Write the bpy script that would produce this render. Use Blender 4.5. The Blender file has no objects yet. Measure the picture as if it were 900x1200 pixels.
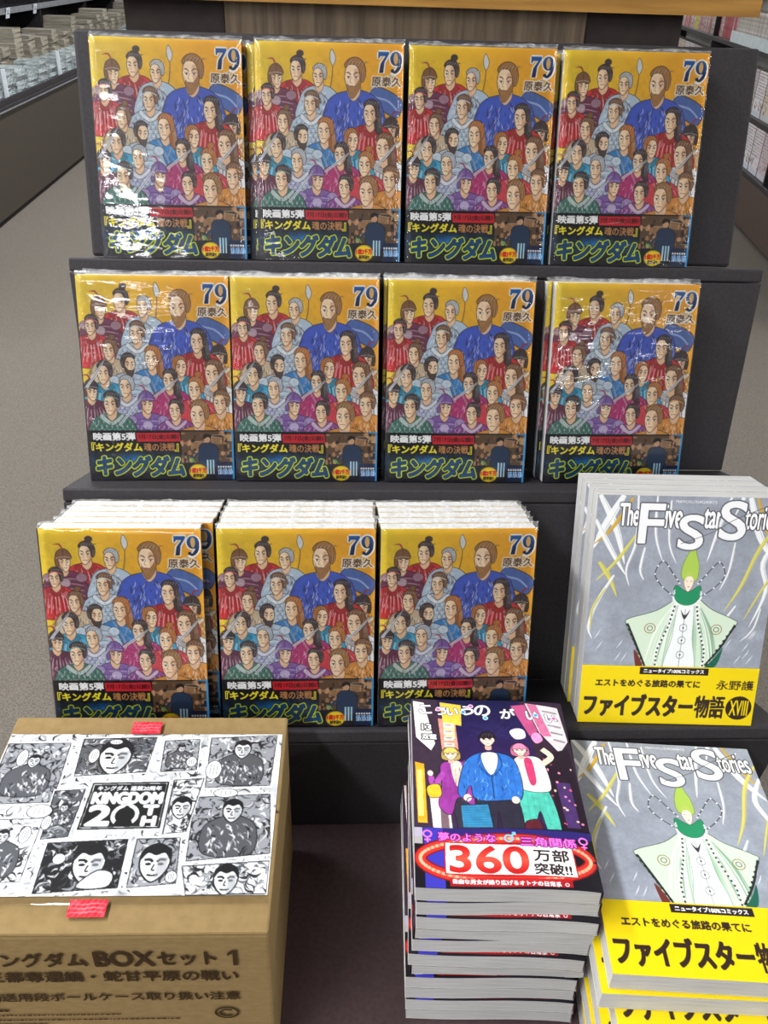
import bpy, math
import numpy as np
from mathutils import Matrix, Vector

sc = bpy.context.scene
COL = sc.collection

# ------------------------------------------------------------------ camera
def camera():
    cd = bpy.data.cameras.new('camera')
    cd.sensor_fit = 'VERTICAL'; cd.sensor_height = 24.0
    cd.lens = 24.0 * 1025.56 / 1200.0
    cd.clip_start = 0.02; cd.clip_end = 60
    ob = bpy.data.objects.new('camera', cd); COL.objects.link(ob)
    yaw, pitch, roll = 0.0578, 0.5592, 0.0341
    f = Vector((math.sin(yaw)*math.cos(pitch), math.cos(yaw)*math.cos(pitch), -math.sin(pitch)))
    r0 = Vector((math.cos(yaw), -math.sin(yaw), 0)); u0 = r0.cross(f)
    r = math.cos(roll)*r0 + math.sin(roll)*u0; u = -math.sin(roll)*r0 + math.cos(roll)*u0
    m = Matrix(((r.x, u.x, -f.x, 0.04), (r.y, u.y, -f.y, -0.5437), (r.z, u.z, -f.z, 0.5601), (0, 0, 0, 1)))
    ob.matrix_world = m
    cd.dof.use_dof = False
    sc.camera = ob
camera()

# ------------------------------------------------------------------ world, exposure, ceiling lights
sc.view_settings.view_transform = 'Standard'
sc.view_settings.look = 'None'
sc.view_settings.gamma = 1.0
sc.view_settings.use_curve_mapping = False
sc.view_settings.exposure = 0.07
w = bpy.data.worlds.new('world'); sc.world = w; w.use_nodes = True
w.node_tree.nodes['Background'].inputs[0].default_value = (0.9, 0.95, 1.0, 1)
w.node_tree.nodes['Background'].inputs[1].default_value = 0.3
FLOOR_Z, CEIL_Z = -0.83, 1.78
LIGHT_POWER = 40.0
ROWS = {-6.6: 0.4, -4.6: 1.1, -3.0: 0.65, -1.4: 0.95, 0.1: 1.15, 3.0: 1.2, 5.2: 1.1, 7.6: 1.1, 10.0: 1.1}
for lx, ly in [(x, y) for x in (-4.0, -1.05, 2.95) for y in ROWS]+[(-2.3, -9.2), (2.95, -9.2)]:
    ld = bpy.data.lights.new('ceiling_tube_light', 'AREA')
    ld.shape = 'RECTANGLE'; ld.size = 0.22; ld.size_y = 1.25
    ld.energy = LIGHT_POWER*ROWS.get(ly, 1.1); ld.color = (0.97, 0.985, 1.0)
    lo = bpy.data.objects.new('ceiling_tube_light', ld); COL.objects.link(lo)
    lo.location = (lx, ly, CEIL_Z - 0.06)

# ------------------------------------------------------------------ helpers
def s2l(c):
    c = np.asarray(c, dtype=np.float64)
    return np.where(c <= 0.04045, c/12.92, ((np.clip(c, 0, None)+0.055)/1.055)**2.4)
def rgb(r, g, b):
    return (r/255.0, g/255.0, b/255.0)
def lin4(c):
    l = s2l(c); return (float(l[0]), float(l[1]), float(l[2]), 1.0)

def new_mat(name):
    m = bpy.data.materials.new(name); m.use_nodes = True
    nt = m.node_tree; b = nt.nodes['Principled BSDF']
    return m, nt, b
def nd(nt, t, **kw):
    n = nt.nodes.new(t)
    for k, v in kw.items():
        if k in n.inputs.keys(): n.inputs[k].default_value = v
        else: setattr(n, k, v)
    return n
def coords(nt, scale=(1, 1, 1), kind='Object'):
    tc = nd(nt, 'ShaderNodeTexCoord'); mp = nd(nt, 'ShaderNodeMapping')
    mp.inputs['Scale'].default_value = scale
    nt.links.new(tc.outputs[kind], mp.inputs['Vector']); return mp.outputs['Vector']
def noise_mat(name, c1, c2, scale, rough=0.6, spec=0.3, stretch=(1, 1, 1), detail=4, bump=0.0, bumpd=0.001, lo=0.35, hi=0.65, kind='Object', rnd=0.0):
    m, nt, b = new_mat(name)
    v = coords(nt, stretch, kind)
    n = nd(nt, 'ShaderNodeTexNoise'); n.inputs['Scale'].default_value = scale; n.inputs['Detail'].default_value = detail
    nt.links.new(v, n.inputs['Vector'])
    r = nd(nt, 'ShaderNodeValToRGB'); r.color_ramp.elements[0].position = lo; r.color_ramp.elements[1].position = hi
    r.color_ramp.elements[0].color = lin4(c1); r.color_ramp.elements[1].color = lin4(c2)
    nt.links.new(n.outputs['Fac'], r.inputs['Fac'])
    out = r.outputs['Color']
    if rnd:
        oi = nd(nt, 'ShaderNodeObjectInfo'); hs = nd(nt, 'ShaderNodeHueSaturation')
        mr = nd(nt, 'ShaderNodeMapRange'); mr.inputs['To Min'].default_value = 1-rnd; mr.inputs['To Max'].default_value = 1+rnd
        nt.links.new(oi.outputs['Random'], mr.inputs['Value']); nt.links.new(mr.outputs[0], hs.inputs['Value'])
        nt.links.new(out, hs.inputs['Color']); out = hs.outputs['Color']
    nt.links.new(out, b.inputs['Base Color'])
    b.inputs['Roughness'].default_value = rough; b.inputs['Specular IOR Level'].default_value = spec
    if bump:
        bp = nd(nt, 'ShaderNodeBump'); bp.inputs['Strength'].default_value = bump; bp.inputs['Distance'].default_value = bumpd
        nt.links.new(n.outputs['Fac'], bp.inputs['Height']); nt.links.new(bp.outputs['Normal'], b.inputs['Normal'])
    return m

# printed paper: the ink colours come from the mesh's own colour attribute
def print_mat(name, rough, spec):
    m, nt, b = new_mat(name)
    a = nd(nt, 'ShaderNodeAttribute'); a.attribute_name = 'ink'
    nt.links.new(a.outputs['Color'], b.inputs['Base Color'])
    b.inputs['Roughness'].default_value = rough; b.inputs['Specular IOR Level'].default_value = spec
    return m
M = {}
M['print'] = print_mat('coated_printed_paper', 0.38, 0.35)
M['print_matte'] = print_mat('printed_paper', 0.55, 0.25)
def page_mat(name, c1, c2):   # page edges: fine lines across the thickness
    return noise_mat(name, c1, c2, 18.0, 0.8, 0.1, (1.2, 90, 1.2), 3, 0.25, 0.0006, 0.3, 0.7)
M['pages_white'] = page_mat('white_page_edges', rgb(206, 206, 204), rgb(232, 232, 230))
M['pages_grey'] = page_mat('grey_page_edges', rgb(178, 177, 175), rgb(210, 209, 206))
M['pages_dull'] = page_mat('dull_grey_page_edges', rgb(170, 170, 170), rgb(200, 199, 198))
M['pages_beige'] = noise_mat('beige_page_edges', rgb(126, 120, 106), rgb(176, 168, 150), 9.0, 0.8, 0.1, (1, 1, 30), 3, rnd=0.16)
M['wrap_pale'] = noise_mat('pale_wrapped_paper', rgb(120, 132, 135), rgb(205, 214, 216), 22.0, 0.25, 0.6, (1, 1, 4), 3, rnd=0.15)
M['stand'] = noise_mat('black_card', rgb(42, 39, 42), rgb(50, 47, 50), 420.0, 0.62, 0.3, detail=2, bump=0.08, bumpd=0.0004)
M['table'] = noise_mat('dark_maroon_laminate', rgb(76, 59, 62), rgb(84, 67, 69), 260.0, 0.5, 0.35, detail=3)
M['carpet'] = noise_mat('grey_carpet', rgb(98, 93, 86), rgb(128, 121, 113), 260.0, 0.95, 0.05, detail=5, bump=0.5, bumpd=0.004)
M['walnut'] = noise_mat('dark_walnut_veneer', rgb(92, 78, 64), rgb(122, 106, 88), 26.0, 0.5, 0.3, (6, 6, 0.35), 5)
M['oak'] = noise_mat('golden_oak', rgb(146, 104, 44), rgb(182, 135, 64), 16.0, 0.42, 0.4, (0.5, 5, 7), 5)
M['column'] = noise_mat('dark_brown_column', rgb(50, 42, 42), rgb(58, 49, 48), 60.0, 0.6, 0.25)
M['cabinet'] = noise_mat('dark_brown_cabinet', rgb(66, 60, 52), rgb(76, 69, 60), 30.0, 0.55, 0.3, (6, 6, 0.5), 4)
M['cabinet_red'] = noise_mat('warm_brown_cabinet', rgb(76, 62, 56), rgb(86, 71, 64), 30.0, 0.55, 0.3, (6, 6, 0.5), 4)
M['dark_shelf'] = noise_mat('dark_shelf_board', rgb(40, 38, 42), rgb(50, 47, 50), 40.0, 0.5, 0.3)
M['card'] = noise_mat('corrugated_kraft_card', rgb(134, 112, 74), rgb(143, 120, 81), 120.0, 0.8, 0.12, (1, 1, 2.5), 3)
M['wall'] = noise_mat('pale_painted_wall', rgb(196, 194, 190), rgb(206, 204, 200), 12.0, 0.8, 0.2)
M['tag'] = noise_mat('white_tag_card', rgb(215, 225, 235), rgb(232, 238, 244), 30.0, 0.5, 0.3)
M['strip'] = noise_mat('pale_blue_label_strip', rgb(196, 214, 220), rgb(220, 232, 236), 25.0, 0.35, 0.5)
M['metal'] = noise_mat('grey_metal_trim', rgb(110, 112, 118), rgb(140, 142, 150), 30.0, 0.3, 0.6)
def plain_ink(name, c, rough=0.7):
    return noise_mat(name, tuple(x*0.93 for x in c), c, 90.0, rough, 0.15)
M['brown_ink'] = plain_ink('dark_brown_box_ink', rgb(62, 46, 28))

# clear shrink film: transparent with a sharp, wrinkled reflection
def film_mat(name, scale, strength, ior=1.4, rough=0.06, haze=0.0):
    m = bpy.data.materials.new(name); m.use_nodes = True
    nt = m.node_tree; nt.nodes.clear()
    out = nd(nt, 'ShaderNodeOutputMaterial'); mix = nd(nt, 'ShaderNodeMixShader')
    tr = nd(nt, 'ShaderNodeBsdfTransparent'); gl = nd(nt, 'ShaderNodeBsdfGlossy')
    gl.inputs['Roughness'].default_value = rough
    tr.inputs['Color'].default_value = (0.996, 0.996, 0.996, 1)
    tc = nd(nt, 'ShaderNodeTexCoord'); oi = nd(nt, 'ShaderNodeObjectInfo')
    mul = nd(nt, 'ShaderNodeMath', operation='MULTIPLY'); mul.inputs[1].default_value = 37.0
    nt.links.new(oi.outputs['Random'], mul.inputs[0])
    add = nd(nt, 'ShaderNodeVectorMath', operation='ADD')
    nt.links.new(tc.outputs['Object'], add.inputs[0]); nt.links.new(mul.outputs[0], add.inputs[1])
    n1 = nd(nt, 'ShaderNodeTexNoise'); n1.inputs['Scale'].default_value = scale; n1.inputs['Detail'].default_value = 3; n1.inputs['Distortion'].default_value = 1.2
    nt.links.new(add.outputs[0], n1.inputs['Vector'])
    mp = nd(nt, 'ShaderNodeMapping'); mp.inputs['Scale'].default_value = (1, 1, 3.5); mp.inputs['Rotation'].default_value = (0, 0.7, 0)
    nt.links.new(add.outputs[0], mp.inputs['Vector'])
    n2 = nd(nt, 'ShaderNodeTexNoise'); n2.inputs['Scale'].default_value = scale*1.6; n2.inputs['Detail'].default_value = 2
    nt.links.new(mp.outputs['Vector'], n2.inputs['Vector'])
    ad = nd(nt, 'ShaderNodeMath', operation='ADD'); nt.links.new(n1.outputs['Fac'], ad.inputs[0]); nt.links.new(n2.outputs['Fac'], ad.inputs[1])
    bp = nd(nt, 'ShaderNodeBump'); bp.inputs['Strength'].default_value = strength; bp.inputs['Distance'].default_value = 0.004
    nt.links.new(ad.outputs[0], bp.inputs['Height'])
    nt.links.new(bp.outputs['Normal'], gl.inputs['Normal'])
    fr = nd(nt, 'ShaderNodeFresnel'); fr.inputs['IOR'].default_value = ior
    nt.links.new(bp.outputs['Normal'], fr.inputs['Normal'])
    fac = fr.outputs[0]
    nt.links.new(fac, mix.inputs[0]); nt.links.new(tr.outputs[0], mix.inputs[1]); nt.links.new(gl.outputs[0], mix.inputs[2])
    nt.links.new(mix.outputs[0], out.inputs['Surface'])
    return m
M['film'] = film_mat('clear_shrink_film', 13.0, 0.2, 1.46)
def seam_mat():
    m = bpy.data.materials.new('crumpled_film_seam'); m.use_nodes = True; nt = m.node_tree; nt.nodes.clear()
    out = nd(nt, 'ShaderNodeOutputMaterial'); tr = nd(nt, 'ShaderNodeBsdfTransparent'); b = nd(nt, 'ShaderNodeBsdfPrincipled')
    b.inputs['Base Color'].default_value = (0.72, 0.73, 0.74, 1); b.inputs['Roughness'].default_value = 0.15  # white mixed into the clear film, standing in for highlights on its crinkles
    v = coords(nt, (1, 1, 1)); n = nd(nt, 'ShaderNodeTexNoise'); n.inputs['Scale'].default_value = 160; nt.links.new(v, n.inputs['Vector'])
    mr = nd(nt, 'ShaderNodeMapRange'); mr.inputs['From Min'].default_value = .4; mr.inputs['From Max'].default_value = .75; mr.inputs['To Min'].default_value = .08; mr.inputs['To Max'].default_value = .5
    nt.links.new(n.outputs['Fac'], mr.inputs['Value'])
    mx = nd(nt, 'ShaderNodeMixShader'); nt.links.new(mr.outputs[0], mx.inputs[0]); nt.links.new(tr.outputs[0], mx.inputs[1]); nt.links.new(b.outputs[0], mx.inputs[2])
    nt.links.new(mx.outputs[0], out.inputs['Surface']); return m
M['seam'] = seam_mat()
M['film_flat'] = film_mat('clear_plastic_sheet', 14.0, 0.12)
M['acrylic'] = film_mat('clear_acrylic', 8.0, 0.02, 1.9, 0.1)

def link(o, parent=None):
    COL.objects.link(o)
    if parent is not None: o.parent = parent
    return o
def mesh_obj(name, verts, faces, mat, parent=None, smooth=False):
    me = bpy.data.meshes.new(name)
    me.from_pydata([tuple(map(float, v)) for v in verts], [], [tuple(f) for f in faces])
    if mat: me.materials.append(mat)
    if smooth:
        me.polygons.foreach_set('use_smooth', [True]*len(me.polygons))
    me.update()
    return link(bpy.data.objects.new(name, me), parent)
def tag(o, label=None, cat=None, group=None, kind=None):
    if label: o['label'] = label
    if cat: o['category'] = cat
    if group: o['group'] = group
    if kind: o['kind'] = kind
    return o
def empty(name, loc=(0, 0, 0), rot=(0, 0, 0)):
    o = bpy.data.objects.new(name, None); o.empty_display_size = 0.02
    o.location = loc; o.rotation_euler = rot
    return link(o)
def dup(root, loc, rot):
    r = root.copy(); COL.objects.link(r); r.location = loc; r.rotation_euler = rot
    for ch in list(root.children):
        c = ch.copy(); COL.objects.link(c); c.parent = r
        for g in list(ch.children):
            d = g.copy(); COL.objects.link(d); d.parent = c
    return r
class MB:
    """collects shapes into one mesh"""
    def __init__(s): s.v = []; s.f = []
    def add(s, vs, fs):
        o = len(s.v); s.v += [tuple(x) for x in vs]; s.f += [tuple(i+o for i in f) for f in fs]
    def box(s, x0, y0, z0, x1, y1, z1, bev=0.0):
        if bev <= 0:
            s.add([(x0,y0,z0),(x1,y0,z0),(x1,y1,z0),(x0,y1,z0),(x0,y0,z1),(x1,y0,z1),(x1,y1,z1),(x0,y1,z1)],
                  [(0,3,2,1),(4,5,6,7),(0,1,5,4),(1,2,6,5),(2,3,7,6),(3,0,4,7)])
        else:
            import bmesh
            bm = bmesh.new(); bmesh.ops.create_cube(bm, size=1)
            for v in bm.verts:
                v.co = Vector(((x0+x1)/2+v.co.x*(x1-x0), (y0+y1)/2+v.co.y*(y1-y0), (z0+z1)/2+v.co.z*(z1-z0)))
            bmesh.ops.bevel(bm, geom=bm.edges[:], offset=bev, segments=2, affect='EDGES', profile=0.5)
            bm.verts.index_update()
            s.add([v.co[:] for v in bm.verts], [[v.index for v in f.verts] for f in bm.faces]); bm.free()
    def prism(s, prof, x0, x1):      # profile of (y,z), swept along x
        n = len(prof)
        s.add([(x0, y, z) for y, z in prof]+[(x1, y, z) for y, z in prof],
              [tuple(range(n))[::-1], tuple(range(n, 2*n))]+[(i, (i+1) % n, n+(i+1) % n, n+i) for i in range(n)])
    def build(s, name, mat, parent=None, smooth=False): return mesh_obj(name, s.v, s.f, mat, parent, smooth)

# ------------------------------------------------------------------ lettering outlines
_tx = {}
def glyph_tris(txt, shear=0.0):
    """triangles of a line of text, fitted to the unit box (x right, y down)"""
    k = (txt, shear)
    if k in _tx: return _tx[k]
    cu = bpy.data.curves.new('lettering', 'FONT'); cu.body = txt; cu.resolution_u = 5; cu.shear = shear
    ob = bpy.data.objects.new('lettering', cu); COL.objects.link(ob)
    bpy.context.view_layer.update()
    me = ob.to_mesh(); me.calc_loop_triangles()
    v = np.array([p.co[:2] for p in me.vertices]); t = np.array([l.vertices[:] for l in me.loop_triangles])
    ob.to_mesh_clear(); bpy.data.objects.remove(ob); bpy.data.curves.remove(cu)
    lo, hi = v.min(0), v.max(0)
    v = (v-lo)/(hi-lo); v[:, 1] = 1-v[:, 1]
    _tx[k] = (v, t); return _tx[k]

# ------------------------------------------------------------------ a small ink canvas (millimetres, x right, y down)
class Canvas:
    SS = 2
    def __init__(s, w, h, res, base=(1, 1, 1)):
        s.w, s.h, s.res = w, h, res
        s.nx = int(round(w/res))+1; s.ny = int(round(h/res))+1
        s.img = np.ones((s.ny, s.nx, 3))*np.array(base)
        s.X = np.arange(s.nx)*w/(s.nx-1); s.Y = np.arange(s.ny)*h/(s.ny-1)
    def window(s, x0, y0, x1, y1):
        i0 = max(0, int(x0/s.res)-1); i1 = min(s.nx, int(x1/s.res)+3)
        j0 = max(0, int(y0/s.res)-1); j1 = min(s.ny, int(y1/s.res)+3)
        if i1 <= i0 or j1 <= j0: return None
        n = s.SS
        sx = (np.arange((i1-i0)*n)+0.5)/n-0.5+i0; sy = (np.arange((j1-j0)*n)+0.5)/n-0.5+j0
        return i0, i1, j0, j1, sx*s.w/(s.nx-1), sy*s.h/(s.ny-1)
    def put(s, win, mask, col, alpha=1.0):
        i0, i1, j0, j1 = win[:4]; n = s.SS
        m = mask.astype(np.float64).reshape(j1-j0, n, i1-i0, n).mean((1, 3))*alpha
        if callable(col):
            xx, yy = np.meshgrid(s.X[i0:i1], s.Y[j0:j1]); c = col(xx, yy)
        else: c = np.array(col)
        s.img[j0:j1, i0:i1] = s.img[j0:j1, i0:i1]*(1-m[..., None])+c*m[..., None]
    def mask_poly(s, win, pts):
        X = win[4][None, :]; Y = win[5][:, None]
        m = np.zeros((Y.shape[0], X.shape[1]), bool)
        n = len(pts)
        for i in range(n):
            (xa, ya), (xb, yb) = pts[i], pts[(i+1) % n]
            if ya == yb: continue
            row = (ya > Y) != (yb > Y)
            if not row.any(): continue
            m ^= row & (X < (xb-xa)*(Y-ya)/(yb-ya)+xa)
        return m
    def poly(s, pts, col, alpha=1.0):
        p = np.array(pts); win = s.window(p[:, 0].min(), p[:, 1].min(), p[:, 0].max(), p[:, 1].max())
        if win: s.put(win, s.mask_poly(win, pts), col, alpha)
    def blob(s, pts, col, alpha=1.0, ink=None, lw=0.35):
        q = curve(pts, True)
        s.poly(q, col, alpha)
        if ink is not None: s.stroke(q+[q[0]], lw, ink, smooth=False)
    def rect(s, x, y, w, h, col, alpha=1.0): s.poly([(x, y), (x+w, y), (x+w, y+h), (x, y+h)], col, alpha)
    def ell(s, cx, cy, rx, ry, col, alpha=1.0, rot=0.0):
        c, q = math.cos(rot), math.sin(rot)
        s.poly([(cx+rx*math.cos(t)*c-ry*math.sin(t)*q, cy+rx*math.cos(t)*q+ry*math.sin(t)*c) for t in np.linspace(0, 2*math.pi, 28, endpoint=False)], col, alpha)
    def ring(s, cx, cy, rx, ry, lw, col, alpha=1.0, a0=0, a1=2*math.pi, rot=0.0):
        c, q = math.cos(rot), math.sin(rot)
        s.stroke([(cx+rx*math.cos(t)*c-ry*math.sin(t)*q, cy+rx*math.cos(t)*q+ry*math.sin(t)*c) for t in np.linspace(a0, a1, 40)], lw, col, alpha, smooth=False, taper=False)
    def stroke(s, pts, lw, col, alpha=1.0, smooth=True, taper=True):
        q = curve(pts, False) if smooth and len(pts) > 2 else list(pts)
        p = np.array(q, float)
        if len(p) < 2: return
        t = np.gradient(p, axis=0); n = np.stack([-t[:, 1], t[:, 0]], 1); n /= np.linalg.norm(n, axis=1, keepdims=True)+1e-9
        if isinstance(lw, (tuple, list)): wv = np.interp(np.linspace(0, 1, len(p)), np.linspace(0, 1, len(lw)), lw)
        else: wv = np.full(len(p), float(lw))
        L = p+n*wv[:, None]/2; R = p-n*wv[:, None]/2
        win = s.window(min(L[:, 0].min(), R[:, 0].min()), min(L[:, 1].min(), R[:, 1].min()), max(L[:, 0].max(), R[:, 0].max()), max(L[:, 1].max(), R[:, 1].max()))
        if not win: return
        m = None
        for k in range(0, len(p)-1, 12):           # short runs keep the ribbon free of even-odd holes
            e = min(k+13, len(p))
            mm = s.mask_poly(win, list(map(tuple, L[k:e]))+list(map(tuple, R[k:e][::-1])))
            m = mm if m is None else m | mm
        s.put(win, m, col, alpha)
    def text(s, txt, x, y, w, h, col, bold=0.0, outlines=(), shear=0.0, warp=None):
        """fit a line to the box; outlines: (extra mm, colour) from widest to narrowest"""
        v, t = glyph_tris(txt, shear)
        P = np.stack([x+v[:, 0]*w, y+v[:, 1]*h], 1)
        if warp: P = np.array([warp(a, b) for a, b in P])
        pad = bold+max([o[0] for o in outlines], default=0)+s.res
        win = s.window(P[:, 0].min()-pad, P[:, 1].min()-pad, P[:, 0].max()+pad, P[:, 1].max()+pad)
        if not win: return
        X, Y = win[4], win[5]
        m = np.zeros((len(Y), len(X)), bool)
        for tri in t:
            a, b, c = P[tri[0]], P[tri[1]], P[tri[2]]
            i0, i1 = np.searchsorted(X, (min(a[0], b[0], c[0]), max(a[0], b[0], c[0]))); j0, j1 = np.searchsorted(Y, (min(a[1], b[1], c[1]), max(a[1], b[1], c[1])))
            if i1 <= i0 or j1 <= j0: continue
            xx = X[None, i0:i1]; yy = Y[j0:j1, None]
            e = lambda p, q: (q[0]-p[0])*(yy-p[1])-(q[1]-p[1])*(xx-p[0])
            e1, e2, e3 = e(a, b), e(b, c), e(c, a)
            m[j0:j1, i0:i1] |= ((e1 >= 0) & (e2 >= 0) & (e3 >= 0)) | ((e1 <= 0) & (e2 <= 0) & (e3 <= 0))
        step = s.res/s.SS
        for o, c in outlines: s.put(win, dilate(m, (bold+o)/step), c)
        s.put(win, dilate(m, bold/step), col)
    def noise(s, amp, cell, rng, x0=0, y0=0, x1=None, y1=None):
        n = smooth_noise(s.ny, s.nx, max(1, cell/s.res), rng)
        i1 = s.nx if x1 is None else int(x1/s.res); j1 = s.ny if y1 is None else int(y1/s.res)
        i0, j0 = int(x0/s.res), int(y0/s.res)
        s.img[j0:j1, i0:i1] *= (1+amp*n[j0:j1, i0:i1, None])
def curve(pts, closed, k=5):
    p = [np.array(q, float) for q in pts]; n = len(p); out = []
    for i in range(n if closed else n-1):
        a = p[(i-1) % n] if closed or i > 0 else p[0]
        b, c = p[i % n], p[(i+1) % n]
        d = p[(i+2) % n] if closed or i+2 < n else p[-1]
        for t in np.linspace(0, 1, k, endpoint=False):
            q = 0.5*((2*b)+(c-a)*t+(2*a-5*b+4*c-d)*t*t+(3*b-a-3*c+d)*t**3)
            out.append((q[0], q[1]))
    if not closed: out.append(tuple(p[-1]))
    return out
def dilate(m, r):
    if r < 0.5: return m
    o = m.copy(); R = int(math.ceil(r)); H, W = m.shape
    for dy in range(-R, R+1):
        k = int(math.sqrt(max(0, r*r-dy*dy))) if abs(dy) <= r else -1
        if k < 0: continue
        c = np.cumsum(np.pad(m, ((0, 0), (k+1, k))).astype(np.int32), 1)
        row = (c[:, 2*k+1:]-c[:, :-(2*k+1)]) > 0
        if dy >= 0: o[dy:] |= row[:H-dy]
        else: o[:dy] |= row[-dy:]
    return o
def smooth_noise(ny, nx, cell, rng):
    out = np.zeros((ny, nx)); amp = 1.0
    for _ in range(3):
        gy, gx = int(ny/cell)+3, int(nx/cell)+3
        g = rng.uniform(-1, 1, (gy, gx))
        yy = np.arange(ny)/cell; xx = np.arange(nx)/cell
        j = yy.astype(int); i = xx.astype(int); fy = yy-j; fx = xx-i
        fy = fy*fy*(3-2*fy); fx = fx*fx*(3-2*fx)
        a = g[j][:, i]; b = g[j][:, i+1]; c = g[j+1][:, i]; d = g[j+1][:, i+1]
        out += amp*((a*(1-fx)+b*fx)*(1-fy)[:, None]+(c*(1-fx)+d*fx)*fy[:, None]); amp *= 0.5; cell = max(1.0, cell/2)
    return out/1.75

def painted_mesh(name, sheets, mat, smooth=False):
    """sheets: (canvas, fn) where fn maps X,Y arrays (mm) to x,y,z arrays (m); all sheets join into one mesh with its ink"""
    V, F, C, o = [], [], [], 0
    for cv, fn in sheets:
        xx, yy = np.meshgrid(cv.X, cv.Y)
        x, y, z = fn(xx, yy)
        V.append(np.stack([x, y, z], -1).reshape(-1, 3)); C.append(cv.img.reshape(-1, 3))
        idx = np.arange(cv.ny*cv.nx).reshape(cv.ny, cv.nx)+o
        F.append(np.stack([idx[:-1, :-1], idx[1:, :-1], idx[1:, 1:], idx[:-1, 1:]], -1).reshape(-1, 4)); o += cv.ny*cv.nx
    V = np.concatenate(V); F = np.concatenate(F); C = np.concatenate(C)
    me = bpy.data.meshes.new(name)
    me.vertices.add(len(V)); me.vertices.foreach_set('co', V.astype(np.float32).ravel())
    me.loops.add(F.size); me.loops.foreach_set('vertex_index', F.astype(np.int32).ravel())
    me.polygons.add(len(F)); me.polygons.foreach_set('loop_start', np.arange(0, F.size, 4, dtype=np.int32))
    me.update(calc_edges=True)
    at = me.color_attributes.new('ink', 'FLOAT_COLOR', 'POINT')
    col = np.ones((len(V), 4), np.float32); col[:, :3] = s2l(np.clip(C, 0, 1))
    at.data.foreach_set('color', col.ravel())
    if smooth: me.polygons.foreach_set('use_smooth', np.ones(len(F), bool))
    me.materials.append(mat); me.validate()
    return me

# ------------------------------------------------------------------ the room
def structure(name, mb, mat):
    o = mb.build(name, mat); o['kind'] = 'structure'; return o
mb = MB(); mb.box(-4.6, -12, FLOOR_Z-0.1, 5.2, 12.5, FLOOR_Z); structure('floor', mb, M['carpet'])
mb = MB(); mb.box(-4.6, -12, CEIL_Z, 5.2, 12.5, CEIL_Z+0.1); structure('ceiling', mb, M['wall'])
mb = MB(); mb.box(-4.7, -12, FLOOR_Z, -4.6, 12.5, CEIL_Z); structure('wall_left', mb, M['wall'])
mb = MB(); mb.box(5.2, -12, FLOOR_Z, 5.3, 12.5, CEIL_Z); structure('wall_right', mb, M['wall'])
mb = MB(); mb.box(-4.6, 12.5, FLOOR_Z, 5.2, 12.6, CEIL_Z); structure('wall_back', mb, M['wall'])
mb = MB(); mb.box(-4.6, -12.1, FLOOR_Z, 5.2, -12, CEIL_Z); structure('wall_front', mb, M['wall'])

# ------------------------------------------------------------------ display table, stand, and the wooden fixture behind
TZ = -0.131
def display_table():
    t = tag(empty('display_table', (0.1, 0.1, FLOOR_Z)), 'dark maroon-brown display table carrying the black stepped stand', 'table')
    ox, oy, oz = 0.1, 0.1, FLOOR_Z
    a = MB(); a.box(-0.245-ox, -0.62-oy, TZ-0.035-oz, 0.43-ox, 0.40-oy, TZ-oz, 0.002); a.build('tabletop', M['table'], t)
    a = MB(); a.box(-0.225-ox, -0.60-oy, 0.06, 0.41-ox, 0.39-oy, TZ-0.035-oz, 0.002); a.build('cabinet_base', M['table'], t)
    a = MB(); a.box(-0.20-ox, -0.57-oy, 0.0, 0.39-ox, 0.37-oy, 0.06); a.build('plinth', M['column'], t)
display_table()

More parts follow.
